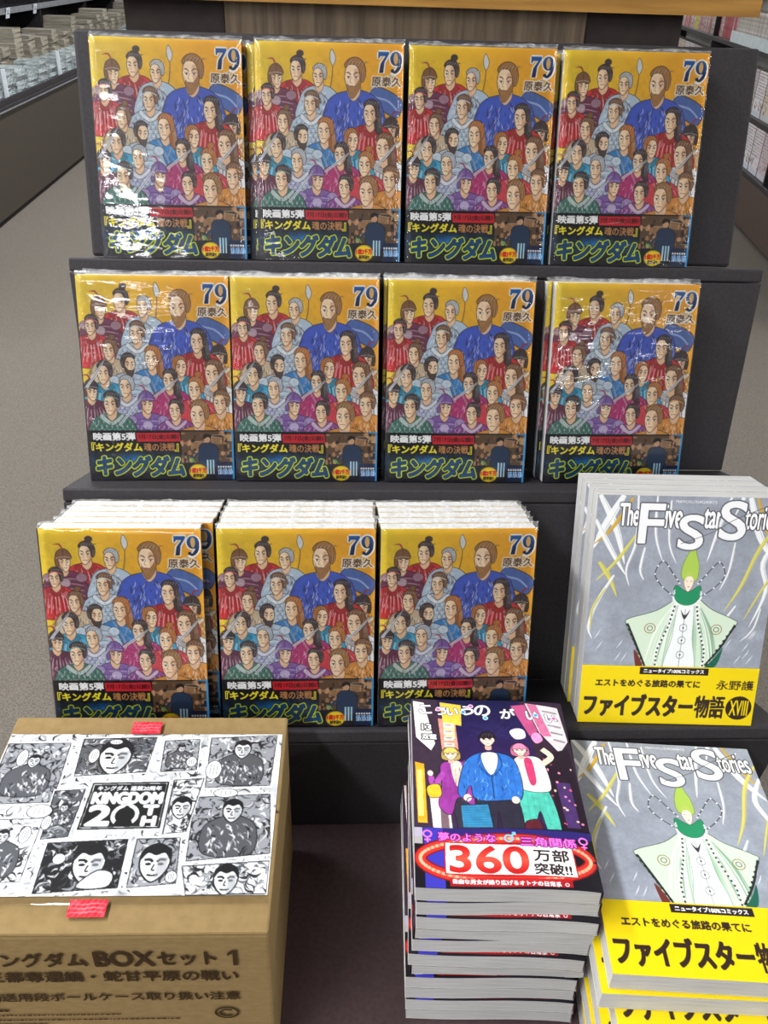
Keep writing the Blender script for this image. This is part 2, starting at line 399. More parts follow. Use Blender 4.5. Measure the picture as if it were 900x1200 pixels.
TH = 0.2623; TT = math.tan(TH)
STS, STC = math.sin(TH), math.cos(TH)
def lean(s_, t_): return (s_*STC+t_*STS, -s_*STS+t_*STC)       # the stand is built on axes leaning back with its panels
TIERS = [(0.0, 0.0, 0.006), (0.1078, 0.1905, 0.0262), (0.1663, 0.384, 0.0098)]   # foot of the front book, depth of tray before it
def display_stand():
    s = tag(empty('display_stand', (0.1, 0, TZ)), 'black stepped display stand with three tiers of books on dark table', 'display stand')
    ox, oz = 0.1, TZ
    import bmesh
    def slab(name, prof, ends, bev):
        """prof: (y, z) corners; ends: (x left, x right) at each corner"""
        n = len(prof); bm = bmesh.new()
        L = [bm.verts.new((e[0]-ox, y, z-oz)) for (y, z), e in zip(prof, ends)]
        R = [bm.verts.new((e[1]-ox, y, z-oz)) for (y, z), e in zip(prof, ends)]
        bm.faces.new(L); bm.faces.new(R[::-1])
        for i in range(n): bm.faces.new((L[i], R[i], R[(i+1) % n], L[(i+1) % n]))
        bmesh.ops.recalc_face_normals(bm, faces=bm.faces[:])
        bmesh.ops.bevel(bm, geom=bm.edges[:], offset=bev, segments=2, affect='EDGES', profile=0.5)
        me = bpy.data.meshes.new(name); bm.to_mesh(me); bm.free(); me.materials.append(M['stand'])
        link(bpy.data.objects.new(name, me), s)
    wide, mid, slim = (-0.205, 0.432), (-0.199, 0.424), (-0.195, 0.418)
    for i, (s0, t0, a) in enumerate(TIERS):
        f = s0-a; top = t0-0.0006
        back = (TIERS[i+1][0]-TIERS[i+1][2] if i < 2 else s0+0.033)
        # tray: wide at the lip, drawn in where it meets the next panel
        slab('tray', [lean(f, top), lean(f, top-0.012), lean(back+0.004, top-0.012), lean(back+0.004, top)], [wide, wide, slim, slim], 0.0018)
        tl = (TIERS[i-1][1]-0.0006-0.012) if i else None
        if i == 0:
            ft, bt = lean(f+0.0004, top-0.0125), lean(f+0.02, top-0.0125)
            prof = [ft, (0.0015, TZ+0.0002), (0.0215, TZ+0.0002), bt]
        else:
            prof = [lean(f+0.0004, top-0.0125), lean(f+0.0004, TIERS[i-1][1]), lean(f+0.02, TIERS[i-1][1]), lean(f+0.02, top-0.0125)]
        slab('riser_panel', prof, [wide, mid if i == 0 else slim, mid if i == 0 else slim, wide], 0.0015)
    s0, t0, a = TIERS[2]
    slab('back_panel', [lean(s0+0.0335, t0), lean(s0+0.0335, 0.5765), lean(s0+0.0585, 0.5765), lean(s0+0.0585, t0)], [slim, (-0.197, 0.421), (-0.197, 0.421), slim], 0.003)
display_stand()

def wooden_fixture():
    f = tag(empty('wooden_fixture', (0.1, 0.7, FLOOR_Z)), 'tall wooden fixture with golden oak shelf edge behind the black stand', 'shelf fixture')
    ox, oy, oz = 0.1, 0.7, FLOOR_Z
    a = MB(); a.box(-0.072-ox, 0.415-oy, 0, 0.275-ox, 0.95-oy, 0.527-oz, 0.001); a.build('walnut_panel', M['walnut'], f)
    for x0, x1 in ((-0.167, -0.0725), (0.2755, 0.371)):
        a = MB(); a.box(x0-ox, 0.42-oy, 0, x1-ox, 0.94-oy, 0.527-oz, 0.001); a.build('dark_column', M['column'], f)
    # oak picture-frame rail with mitred corner: front rail, side rail, tray bottom
    z0, z1 = 0.527-oz, 0.575-oz
    def rail(name, pts):
        n = len(pts); mesh_obj(name, [(x-ox, y-oy, z0) for x, y in pts]+[(x-ox, y-oy, z1) for x, y in pts],
                 [tuple(range(n))[::-1], tuple(range(n, 2*n))]+[(i, (i+1) % n, n+(i+1) % n, n+i) for i in range(n)], M['oak'], f)
    rail('front_rail', [(-0.27, 0.40), (0.437, 0.40), (0.407, 0.43), (-0.24, 0.43)])
    rail('side_rail', [(0.4375, 0.4005), (0.4375, 1.0), (0.4075, 1.0), (0.4075, 0.4305)])
    rail('side_rail', [(-0.2705, 0.4005), (-0.2405, 0.4305), (-0.2405, 1.0), (-0.2705, 1.0)])
    a = MB(); a.box(-0.24-ox, 0.4305-oy, z0+0.006, 0.407-ox, 1.0-oy, z0+0.03); a.build('tray_board', M['oak'], f)
wooden_fixture()
#@@PART2
# ------------------------------------------------------------------ printed covers
INK = rgb(38, 24, 24)
def mixc(a, b, t): return tuple(x*(1-t)+y*t for x, y in zip(a, b))
SKIN, SKIN2 = rgb(252, 222, 186), rgb(206, 150, 108)

def bust(cv, x, y, s, d, hair, cloth, kind, hk, rng, skin=SKIN):
    """an anonymous armoured figure: torso, neck, head; d=1 faces left, -1 right"""
    s *= 1.16
    P = lambda a, b: (x+d*a*s, y+b*s*1.04)
    L = lambda *q: [P(a, b) for a, b in q]
    dk, lt = mixc(cloth, INK, 0.62), mixc(cloth, (1, 1, 1), 0.62)
    lw = 0.5
    cv.blob(L((-.35, .85), (-1.5, 1.2), (-2.15, 2.1), (-2.4, 4.4), (2.4, 4.4), (2.2, 2.0), (1.5, 1.15), (.5, .8)), cloth, 1, INK, lw)
    if kind == 'cape':
        for k in range(9):
            u = -1.9+k*0.48+rng.uniform(-.1, .1)
            cv.stroke(L((u*.45, 1.2), (u*.8, 2.2+rng.uniform(-.2, .2)), (u, 4.2)), (.3, 1.1, .4), dk, .85)
            cv.stroke(L((u*.45+.12, 1.4), (u*.8+.2, 2.4), (u+.25, 4.0)), (.3, 1.0, .3), lt, .85)
        cv.blob(L((-.8, .95), (-.2, 1.5), (.6, 1.0), (.9, 1.35), (0, 2.0), (-1.1, 1.35)), mixc(cloth, INK, .25), 1, INK, .3)
    elif kind == 'scale':
        for r_ in range(7):
            yy = 1.5+r_*.42
            cv.stroke(L((-2.1, yy+.15), (0, yy+.3), (2.1, yy+.1)), .34, dk, .85)
            for k in range(9):
                xx = -2.0+k*.5+(r_ % 2)*.25
                cv.stroke(L((xx, yy), (xx, yy+.34)), .5, dk, .85); cv.stroke(L((xx+.2, yy+.04), (xx+.2, yy+.26)), .8, lt, .95)
        cv.blob(L((-.9, .9), (0, 1.6), (1, .9), (1.1, 1.25), (0, 2.0), (-1.1, 1.3)), lt, 1, INK, .3)
    elif kind == 'fur':
        for k in range(90):
            a = rng.uniform(-2.1, 2.1); b = 1.15+abs(a)*.35+rng.uniform(0, 2.2)
            dx, dy = rng.uniform(-.25, .25)+a*.1, rng.uniform(.3, .6)
            cv.stroke(L((a, b), (a+dx*.6, b+dy*.6), (a+dx, b+dy)), (.2, 1.0, .2), lt if k % 2 else dk, .9)
    elif kind == 'robe':
        cv.stroke(L((-.75, 1.0), (.1, 2.6), (.6, 4.2)), 1.1, lt); cv.stroke(L((.8, 1.0), (.1, 2.6)), 1.1, lt)
        cv.stroke(L((-.75, 1.0), (.1, 2.6), (.6, 4.2)), .3, INK); cv.stroke(L((.8, 1.0), (.1, 2.6)), .3, INK)
        for k in range(46):
            a, b = rng.uniform(-2, 2), rng.uniform(1.5, 4.2)
            cv.ell(*P(a, b), .32, .32, lt if k % 3 else dk, .7)
        for k in range(6):
            u = -1.8+k*.72
            cv.stroke(L((u*.7, 1.7), (u, 4.2)), (.15, .5, .2), dk, .7)
    else:  # plate
        for k in range(5):
            yy = 1.55+k*.55
            cv.stroke(L((-2.1, yy+.25), (-.8, yy), (.8, yy), (2.1, yy+.25)), .5, dk, .9)
            cv.stroke(L((-1.9, yy+.42), (-.7, yy+.2), (.7, yy+.2)), .6, lt, .85)
        cv.ell(*P(0, 2.2), .55*s, .5*s, lt, .8); cv.ring(*P(0, 2.2), .55*s, .5*s, .3, INK)
        for e in (-1.7, 1.7):
            cv.ell(*P(e, 1.65), .6*s, .5*s, mixc(cloth, lt, .5), 1); cv.ring(*P(e, 1.65), .6*s, .5*s, .35, INK)
    for k in range(46):      # brush hatching over the cloth
        a, b = rng.uniform(-2, 2), rng.uniform(1.4, 4.2); l = rng.uniform(.25, .7)
        cv.stroke(L((a, b), (a+.12*a+.1, b+l*.6), (a+.2*a, b+l)), (.2, rng.uniform(.4, .9), .1), [dk, lt, mixc(cloth, INK, .35), (1, 1, 1)][k % 4], .7)
    # neck and head
    cv.blob(L((-.32, .5), (-.42, 1.1), (0, 1.55), (.48, 1.1), (.45, .4)), mixc(skin, SKIN2, .45), 1, INK, .3)
    if hk == 'long':
        cv.blob(L((-.2, -1.2), (.7, -1.0), (1.0, 0), (1.15, 1.2), (1.3, 1.9), (.5, 1.5), (.3, .3)), mixc(hair, INK, .25), 1, INK, .35)
        for k in range(5): cv.stroke(L((.5+k*.1, -.6), (.75+k*.07, .5), (.7+k*.13, 1.6)), (.1, .45, .1), mixc(hair, (1, 1, 1), .35), .8)
    face = L((-.5, -.72), (-.66, -.2), (-.62, .3), (-.42, .82), (-.12, 1.02), (.28, .72), (.58, .25), (.66, -.35), (.4, -.85), (-.05, -1.0))
    cv.blob(face, skin, 1, INK, lw)
    cv.blob(L((.1, -.6), (.02, 0), (.12, .5), (.0, .98), (.3, .7), (.58, .25), (.62, -.35)), SKIN2, .55)
    cv.ell(*P(.62, .0), .16*s, .27*s, mixc(skin, SKIN2, .4)); cv.ring(*P(.62, .0), .16*s, .27*s, .25, INK)
    cv.stroke(L((-.56, -.3), (-.38, -.32), (-.2, -.16)), (.3, .9, .5), INK); cv.stroke(L((0, -.16), (.2, -.33), (.44, -.3)), (.5, .9, .3), INK)
    cv.ell(*P(-.36, -.0), .15*s, .055*s, (1, 1, 1)); cv.ell(*P(.2, -.0), .16*s, .055*s, (1, 1, 1)); cv.ell(*P(-.37, -.0), .06*s, .07*s, INK); cv.ell(*P(.18, -.0), .06*s, .07*s, INK)
    cv.stroke(L((.5, .1), (.4, .4), (.2, .75)), .35, mixc(INK, SKIN2, .5)); cv.stroke(L((-.52, .2), (-.46, .45)), .3, mixc(INK, SKIN2, .5))
    cv.stroke(L((-.5, -.06), (-.24, -.06)), .5, INK); cv.stroke(L((.04, -.06), (.34, -.06)), .5, INK)
    cv.stroke(L((-.16, -.05), (-.28, .28), (-.14, .34)), .3, mixc(INK, SKIN2, .3)); cv.stroke(L((-.34, .58), (-.12, .56), (.1, .59)), .4, mixc(INK, rgb(150, 60, 50), .4))
    # hair / headgear
    if hk == 'helm':
        cv.blob(L((-.78, -.42), (-.6, -1.15), (0, -1.5), (.65, -1.15), (.92, -.3), (.8, .5), (.5, .3), (.5, -.42)), hair, 1, INK, lw)
        cv.stroke(L((-.75, -.5), (0, -.62), (.8, -.45)), .6, mixc(hair, (1, 1, 1), .5)); cv.stroke(L((0, -.6), (.0, -1.45)), .4, INK, .8)
        cv.stroke(L((.05, -1.45), (.35, -1.95), (1.0, -1.9)), (1.2, 1.4, .2), mixc(hair, rgb(170, 40, 60), .7))
    else:
        cv.blob(L((-.6, -.62), (-.34, -.84), (.16, -.8), (.44, -.36), (.52, .18), (.74, .25), (.92, -.3), (.75, -.98), (.25, -1.32), (-.3, -1.24), (-.66, -.9)), hair, 1, INK, lw)
        hl, hd = mixc(hair, (1, 1, 1), .4), mixc(hair, INK, .5)
        for k in range(11):
            a = -.55+k*.13
            cv.stroke(L((a, -.78), (a+.12, -1.02), (a+.34, -1.16+.02*k)), (.2, .6, .1), hl if k % 2 else hd, .9)
        for k in range(4): cv.stroke(L((.58+k*.09, -.5), (.62+k*.08, -.1), (.6+k*.05, .24)), (.1, .45, .1), hl if k % 2 else hd, .85)
        if hk == 'knot': cv.ell(*P(.35, -1.5), .36*s, .3*s, hair); cv.ring(*P(.35, -1.5), .36*s, .3*s, .35, INK)
        if hk == 'band': cv.stroke(L((-.62, -.58), (0, -.78), (.75, -.5)), .9, mixc(cloth, (1, 1, 1), .2))
        if hk == 'beard':
            cv.blob(L((-.5, .45), (-.3, .55), (.1, .55), (.5, .1), (.5, .6), (.1, 1.25), (-.25, 1.3)), hair, .95, INK, .3)

def lively(cv, g=.78, sat=1.08):
    cv.img = np.clip(cv.img, 0, 1)**g; m = cv.img.mean(-1, keepdims=True); cv.img = np.clip(m+(cv.img-m)*sat, 0, 1)
def crowd_art():
    """a golden sheet crowded with anonymous armoured figures; jacket number and author at top right"""
    cv = Canvas(128, 180, 0.42)
    rng = np.random.RandomState(7)
    X, Y = np.meshgrid(cv.X, cv.Y)
    t = np.clip(X/128*0.9+(Y/180)*-0.1, 0, 1)[..., None]
    cv.img[:] = np.array(rgb(222, 190, 48))*(1-t)+np.array(rgb(232, 152, 40))*t
    cv.noise(.06, 14, rng)
    red, blue, steel = rgb(196, 46, 50), rgb(62, 84, 184), rgb(176, 196, 214)
    cyan, robe, mag, vio = rgb(52, 160, 204), rgb(50, 118, 184), rgb(170, 48, 104), rgb(118, 84, 158)
    org, wht, grn, plum = rgb(206, 134, 56), rgb(222, 222, 224), rgb(62, 110, 98), rgb(104, 48, 74)
    gold, sand = rgb(186, 132, 58), rgb(200, 178, 146)
    br, bk, gr, gi, lb = rgb(116, 78, 52), rgb(58, 48, 50), rgb(176, 184, 194), rgb(178, 104, 48), rgb(150, 104, 60)
    # weapons and a blue shield behind the crowd
    cv.stroke([(84, 60), (104, 34), (122, 22)], (1.2, 3.2, 1.0), rgb(214, 220, 226)); cv.stroke([(84, 60), (104, 34), (122, 22)], .4, INK)
    cv.blob([(98, 44), (106, 34), (127, 44), (124, 58), (112, 54)], rgb(72, 96, 160), 1, INK, .6)
    cv.stroke([(103, 42), (115, 45), (123, 52)], 1.6, rgb(150, 170, 214))
    cv.stroke([(4, 84), (30, 56), (46, 40)], 1.0, rgb(150, 120, 80)); cv.stroke([(58, 62), (66, 30), (67, 12)], .9, rgb(120, 86, 50))
    cv.blob([(66, 5), (69.5, 12), (67, 18), (64.5, 12)], rgb(210, 216, 222), 1, INK, .4)
    figs = [
        (36, 22, 7.2, 1, bk, red, 'cape', 'knot'), (18, 29, 6.6, -1, br, plum, 'plate', 'helm'), (55, 27, 6.6, 1, gr, steel, 'fur', 'short'),
        (85, 27, 10.0, 1, lb, blue, 'fur', 'beard'), (118, 70, 7, 1, bk, gold, 'scale', 'helm'),
        (10, 43, 6.4, 1, bk, red, 'cape', 'band'), (48, 49, 7.2, 1, br, steel, 'scale', 'band'),
        (100, 56, 7.8, 1, bk, red, 'cape', 'long'),
        (24, 64, 6.8, 1, br, sand, 'fur', 'knot'),
        (112, 84, 8.6, 1, br, wht, 'cape', 'long'), (84, 78, 6.8, -1, gi, cyan, 'cape', 'short'), (60, 71, 7.8, 1, gi, robe, 'robe', 'long'), (40, 76, 6.8, -1, bk, steel, 'plate', 'beard'),
        (18, 84, 7.4, 1, bk, cyan, 'cape', 'short'), (74, 90, 7.0, 1, bk, mag, 'robe', 'long'), (96, 98, 7.8, 1, gi, rgb(200, 60, 72), 'robe', 'knot'),
        (6, 100, 6.4, -1, bk, plum, 'cape', 'helm'), (36, 96, 7.2, 1, gr, rgb(160, 168, 200), 'scale', 'short'), (118, 110, 8, 1, br, org, 'fur', 'band'),
        (53, 111, 7.0, -1, vio, vio, 'plate', 'helm'), (78, 117, 7.2, 1, bk, rgb(132, 66, 140), 'scale', 'short'), (22, 111, 7.8, 1, bk, grn, 'scale', 'band'),
        (98, 121, 9.2, 1, lb, org, 'fur', 'short')]
    for f in figs: bust(cv, *f, rng)
    for a, b in (((28, 130), (52, 100)), ((60, 104), (84, 86)), ((104, 100), (126, 76)), ((2, 96), (20, 70))):
        m = ((a[0]+b[0])/2+1.5, (a[1]+b[1])/2-1)
        cv.stroke([a, m, b], (2.0, 2.2, .4), rgb(218, 226, 236)); cv.stroke([a, m, b], .35, INK)
    for k in range(150):
        x, y = rng.uniform(2, 126), rng.uniform(58, 132)
        cv.ell(x, y, .25, .25, (1, 1, 1), .75)
    cv.noise(.07, 3, rng, 0, 12)
    lively(cv)
    # volume number, drawn as high-contrast numerals
    top, bot = rgb(44, 104, 178), rgb(22, 30, 62)
    def grad(x, y):
        t = np.clip((y-6)/17, 0, 1)[..., None]; return np.array(top)*(1-t)+np.array(bot)*t
    seven = [(106.2, 6.2), (115.4, 6.2), (115.4, 8.0), (111.6, 14.5), (110.6, 22.8), (107.0, 22.8), (108.2, 15.5), (112.4, 9.6), (108.2, 9.6), (107.0, 11.6), (106.2, 11.6)]
    for o in (1.1,):
        cv.stroke(seven+[seven[0]], 2*o, (1, 1, 1), smooth=False)
        cv.ell(121.4, 11.6, 4.9+o, 5.6+o, (1, 1, 1)); cv.stroke([(125, 12), (124.4, 18), (121, 22.2), (117.6, 21.6)], 3.0+2*o, (1, 1, 1))
    cv.poly(seven, grad)
    cv.stroke([(125.1, 11), (124.6, 17.5), (121.4, 21.8), (119.0, 22.2)], (2.8, 2.8, 1.2), grad)
    cv.ell(121.4, 11.6, 4.9, 5.5, grad); cv.ell(118.6, 21.0, 1.5, 1.5, grad)
    cv.ell(121.3, 11.6, 1.9, 4.5, rgb(232, 190, 120))
    cv.text('原泰久', 100.9, 25.8, 25.2, 7.6, rgb(108, 74, 50), .22, ((.9, rgb(246, 240, 226)),))
    return cv

def crowd_band():
    W_, H_ = 128.6, 47.6
    cv = Canvas(W_, H_, 0.34, rgb(14, 14, 20)); rng = np.random.RandomState(3)
    # lower half: deep blue glow
    X, Y = np.meshgrid(cv.X, cv.Y)
    n = smooth_noise(cv.ny, cv.nx, 18, rng)
    g = np.clip(1-np.abs(Y-29)/12, 0, 1)*np.clip(1-np.abs(X-40)/70, 0, 1)*np.clip(.75+.9*n, 0, 1.3)
    cv.img += g[..., None]*np.array([.05, .38, .62])
    g2 = np.clip((Y-34)/14, 0, 1)*np.clip(.5+n, 0, 1)
    cv.img += g2[..., None]*np.array([.08, .08, .12])
    # montage of anonymous crowd scenes on the right
    cv.rect(82, 1.2, 46.6, 30, rgb(92, 70, 52))
    for k in range(10):
        x, y = rng.uniform(82, 124), rng.uniform(1.2, 24); wq, hq = rng.uniform(8, 14), rng.uniform(6, 9)
        q = [(x, y), (x+wq, y+rng.uniform(-2, 2)), (x+wq, y+hq), (x, y+hq+rng.uniform(-2, 2))]
        cv.poly(q, rgb(*[[150, 116, 84], [64, 50, 44], [186, 150, 110], [110, 78, 56], [40, 40, 50]][rng.randint(5)]))
        cv.stroke(q+[q[0]], .5, rgb(205, 192, 170), .8, smooth=False)
    for k in range(70):
        x, y = rng.uniform(82, 127), rng.uniform(2, 30); c = [[206, 160, 120], [60, 40, 32], [176, 128, 92], [34, 30, 34], [122, 84, 60]][rng.randint(5)]
        cv.ell(x, y, rng.uniform(.7, 2.2), rng.uniform(.8, 2.6), rgb(*c), .9)
    cv.blob([(97, 30), (98, 16), (102, 12.5), (109, 12.5), (114, 17), (115, 30), (112, 36), (100, 36)], rgb(38, 56, 84), 1, rgb(16, 18, 26), .6)
    cv.ell(105, 8.4, 2.9, 3.6, rgb(208, 164, 128)); cv.blob([(101.8, 8.6), (102, 5), (105, 3.4), (108.4, 5), (108.4, 8.6), (106, 6.4)], rgb(24, 22, 26))
    cv.stroke([(99, 20), (93, 26), (91, 29)], 2.4, rgb(44, 62, 92))
    for k in range(4): cv.stroke([(91+rng.uniform(-2, 2), 29+rng.uniform(-2, 2)), (88+k*2, 25+k*2.2)], (.9, .2), rgb(120, 220, 90))
    for k in range(3): cv.rect(104+k*2.6, 28.4, 1.4, 14, rgb(190, 226, 240))
    cv.rect(112.5, 30.5, 16.1, 17.1, rgb(20, 34, 66))
    for k in range(6): cv.rect(113.6+k*2.2, 34.4, 1.6, 1.8, (1, 1, 1), .9)
    for k in range(3):
        x = 113.8+k*4.6
        for q in ([(x, 38.4), (x+3.6, 38.2)], [(x+1.8, 38), (x+1.2, 42.8)], [(x+3, 39.5), (x+3.4, 42.6)]):
            cv.stroke(q, 2.0, (1, 1, 1), taper=False)
        for q in ([(x, 38.4), (x+3.6, 38.2)], [(x+1.8, 38), (x+1.2, 42.8)], [(x+3, 39.5), (x+3.4, 42.6)]):
            cv.stroke(q, 1.1, rgb(60, 150, 214), taper=False)
    cv.rect(119, 0, 9.6, 1.2, rgb(40, 140, 200)); cv.rect(127.0, 0, 1.6, 47.6, rgb(52, 140, 196))
    # words
    cv.text('映画第5弾', 5.0, 2.3, 36.4, 7.2, (1, 1, 1), .42)
    cv.poly([(42.4, 2.6), (80.6, 2.2), (81.6, 10.6), (43.2, 10.8)], rgb(198, 34, 48))
    cv.text('7月17日(金)公開!!', 44.2, 3.8, 35.6, 5.2, rgb(70, 10, 18), .3)
    cv.text('『', 2.8, 11.6, 3.4, 7.4, rgb(240, 224, 60), .3); cv.text('キングダム', 6.6, 12.0, 40.4, 7.8, rgb(244, 230, 62), .48)
    cv.text('魂の決戦', 48.8, 12.2, 27.2, 7.6, rgb(196, 138, 84), .2); cv.text('』', 76.0, 13.0, 3.2, 7.4, rgb(240, 224, 60), .3)
    def blue(x, y):
        t = np.clip((y-24)/19, 0, 1); t = np.abs(t*2-1)[..., None]
        return np.array(rgb(16, 70, 128))*t+np.array(rgb(24, 30, 48))*(1-t)*.6+np.array(rgb(26, 120, 170))*(1-t)*.4
    wp = lambda a, b: (a, b+(a-45)*.02)
    cv.text('キングダム', 6.4, 25.0, 77.0, 18.4, blue, .9, ((1.7, rgb(10, 20, 14)), (1.15, rgb(210, 226, 64)), (.25, rgb(28, 60, 50))), .18, wp)
    cv.ell(96, 40, 8.2, 7.4, rgb(236, 214, 40)); cv.ring(96, 40, 7.7, 6.9, .35, rgb(180, 120, 20))
    cv.text('1億2千万', 89.0, 36.4, 14.2, 4.6, rgb(206, 40, 30), .34); cv.text('部突破!!', 91.2, 42.0, 9.6, 3.4, rgb(60, 40, 20), .22)
    lively(cv, .9, 1.1)
    return cv

def pattern_strip(w, h, res, base, cols, rng, n, smin=1, smax=4):
    cv = Canvas(w, h, res, base)
    for k in range(n):
        cv.ell(rng.uniform(0, w), rng.uniform(0, h), rng.uniform(smin, smax), rng.uniform(smin, smax), rgb(*cols[rng.randint(len(cols))]), .85, rng.uniform(0, 3))
    return cv

# ---- a book standing upright: front faces -y, spine on the right (x = W), page edges left, top and bottom
def jacket_mesh(name, front, spine, back, W, H, T, mat):
    k = 0.001
    return painted_mesh(name, [
        (front, lambda x, y: (x*k*W/(front.w*k), np.zeros_like(x), H-y*k*H/(front.h*k))),
        (spine, lambda x, y: (np.full_like(x, W), x/spine.w*T, H-y/spine.h*H)),
        (back, lambda x, y: (W-x/back.w*W, np.full_like(x, T), H-y/back.h*H))], mat)
def band_mesh(name, front, spine, back, W, HB, T, o, mat):
    return painted_mesh(name, [
        (front, lambda x, y: (-0.0002+x/front.w*(W+o+0.0002), np.full_like(x, -o), HB-y/front.h*HB)),
        (spine, lambda x, y: (np.full_like(x, W+o), -o+x/spine.w*(T+2*o), HB-y/spine.h*HB)),
        (back, lambda x, y: (W+o-x/back.w*(W+o), np.full_like(x, T+o), HB-y/back.h*HB))], mat)
def block_mesh(name, W, H, T, mat, wave=0.0, seed=0):
    """the block of pages; with wave the layers bow gently as in a stack"""
    rng = np.random.RandomState(seed)
    nx, ny, nz = 14, 4, 10
    x0, x1, y0, y1, z0, z1 = 0.0002, W-0.0012, 0.0003, T-0.0003, 0.0002, H-0.0002
    idx, V, F = {}, [], []
    def vid(i, j, k):
        if (i, j, k) not in idx:
            x, y, z = x0+(x1-x0)*i/nx, y0+(y1-y0)*j/ny, z0+(z1-z0)*k/nz
            idx[i, j, k] = len(V); V.append((x, y, z))
        return idx[i, j, k]
    for i in range(nx):
        for j in range(ny): F += [(vid(i,j,0), vid(i,j+1,0), vid(i+1,j+1,0), vid(i+1,j,0)), (vid(i,j,nz), vid(i+1,j,nz), vid(i+1,j+1,nz), vid(i,j+1,nz))]
        for k in range(nz): F += [(vid(i,0,k), vid(i+1,0,k), vid(i+1,0,k+1), vid(i,0,k+1)), (vid(i,ny,k), vid(i,ny,k+1), vid(i+1,ny,k+1), vid(i+1,ny,k))]
    for j in range(ny):
        for k in range(nz): F += [(vid(0,j,k), vid(0,j,k+1), vid(0,j+1,k+1), vid(0,j+1,k)), (vid(nx,j,k), vid(nx,j+1,k), vid(nx,j+1,k+1), vid(nx,j,k+1))]
    me = bpy.data.meshes.new(name); me.from_pydata(V, [], F); me.materials.append(mat); me.update(); return me
def film_mesh(name, W, H, T, seed, mat):
    """shrink film around the front, sides and top, with a ragged sealed seam along the top"""
    rng = np.random.RandomState(seed); nx, nz, o = 22, 30, 0.0007
    V, F = [], []
    fr = smooth_noise(nz+1, nx+1, 5, rng)
    base = 0
    for k in range(nz+1):
        for i in range(nx+1):
            V.append((-o+(W+2*o)*i/nx, -o-0.0004*max(0, fr[k, i]+.2), -0.0002+(H+o)*k/nz))
    q = lambda i, k: k*(nx+1)+i
    F += [(q(i, k), q(i+1, k), q(i+1, k+1), q(i, k+1)) for k in range(nz) for i in range(nx)]
    # top: front edge -> crumpled ridge -> back edge
    rows = [[q(i, nz) for i in range(nx+1)]]; n_front = len(F)
    for (yy, zz, am) in ((T*.15, .0012, .0010), (T*.5, .0008, .0007), (T+o*.4, .0004, .0006)):
        r_ = []
        for i in range(nx+1):
            r_.append(len(V)); V.append((-o+(W+2*o)*i/nx, yy, H+o+zz+am*rng.uniform(0, 1)))
        rows.append(r_)
    for a, b in zip(rows[:-1], rows[1:]): F += [(a[i], a[i+1], b[i+1], b[i]) for i in range(nx)]
    # ragged seam fin standing up along the back of the top
    fin = []
    env = smooth_noise(2, nx+1, 4, rng)[0]
    for i in range(nx+1):
        fin.append(len(V)); V.append((-o+(W+2*o)*i/nx+.001*rng.uniform(-1, 1), T*.35+.002*rng.uniform(-1, 1), H+o+.0022+.0018*max(0, env[i]+.3)+.0006*rng.uniform(0, 1)))
    a = rows[1]; F += [(a[i], a[i+1], fin[i+1], fin[i]) for i in range(nx)]
    n_seam = len(F)
    # sides
    for xs, col in ((-o, 0), (W+o, nx)):
        A = [q(col, k) for k in range(nz+1)]; B = []
        for k in range(nz+1): B.append(len(V)); V.append((xs+(-1 if col == 0 else 1)*.0003*rng.uniform(0, 1), T+o*.4, V[A[k]][2]))
        F += [(A[k], A[k+1], B[k+1], B[k]) for k in range(nz)]
    me = bpy.data.meshes.new(name); me.from_pydata(V, [], F); me.polygons.foreach_set('use_smooth', [True]*len(F)); me.materials.append(mat); me.materials.append(M['seam'])
    me.polygons.foreach_set('material_index', [1 if n_front <= k < n_seam else 0 for k in range(len(F))]); me.update(); return me

W1, H1, T1 = 0.128, 0.1798, 0.0142
def make_comic():
    rng = np.random.RandomState(5)
    sp = pattern_strip(14, 180, 1.0, rgb(58, 40, 26), [(96, 62, 28), (140, 96, 40), (40, 28, 24), (120, 50, 30), (72, 56, 44)], rng, 90, 1, 3.5)
    sp.text('79', 4, 60, 6, 9, rgb(220, 190, 120), .3)
    bk = pattern_strip(128, 180, 4.0, rgb(214, 182, 70), [(220, 190, 90), (200, 160, 60)], rng, 10, 4, 20)
    jm = jacket_mesh('jacket', crowd_art(), sp, bk, W1, H1, T1, M['print'])
    bs = Canvas(14, 47.6, 1.0, rgb(34, 112, 176)); bs.rect(0, 0, 14, 10, rgb(26, 84, 140)); bs.rect(4, 14, 6, 24, rgb(200, 220, 230))
    bb = Canvas(128, 47.6, 4.0, rgb(20, 24, 40)); bb.rect(0, 8, 128, 10, rgb(40, 90, 150))
    bm_ = band_mesh('paper_band', crowd_band(), bs, bb, W1, 0.0458, T1, 0.00025, M['print'])
    pm = block_mesh('page_block', W1, H1, T1, M['pages_white'])
    films = [film_mesh('shrink_film', W1, H1, T1, k, M['film']) for k in range(4)]
    def one(k):
        t = empty('comic_book')
        link(bpy.data.objects.new('jacket', jm), t); link(bpy.data.objects.new('page_block', pm), t)
        link(bpy.data.objects.new('paper_band', bm_), t); link(bpy.data.objects.new('shrink_film', films[k]), t)
        return t
    return [one(k) for k in range(4)]
comics = make_comic(); comics_used = set()
crng = np.random.RandomState(21)
def place_comic(x, y, z, r, th, label, group):
    k = crng.randint(4)
    if k not in comics_used:
        comics_used.add(k); o = comics[k]; o.location = (x, y, z); o.rotation_euler = (-th, 0, r)
    else: o = dup(comics[k], (x, y, z), (-th, 0, r))
    o.rotation_mode = 'ZYX'
    tag(o, label, 'book', group); return o
ORD = ['front', 'second', 'third', 'fourth', 'fifth', 'sixth']
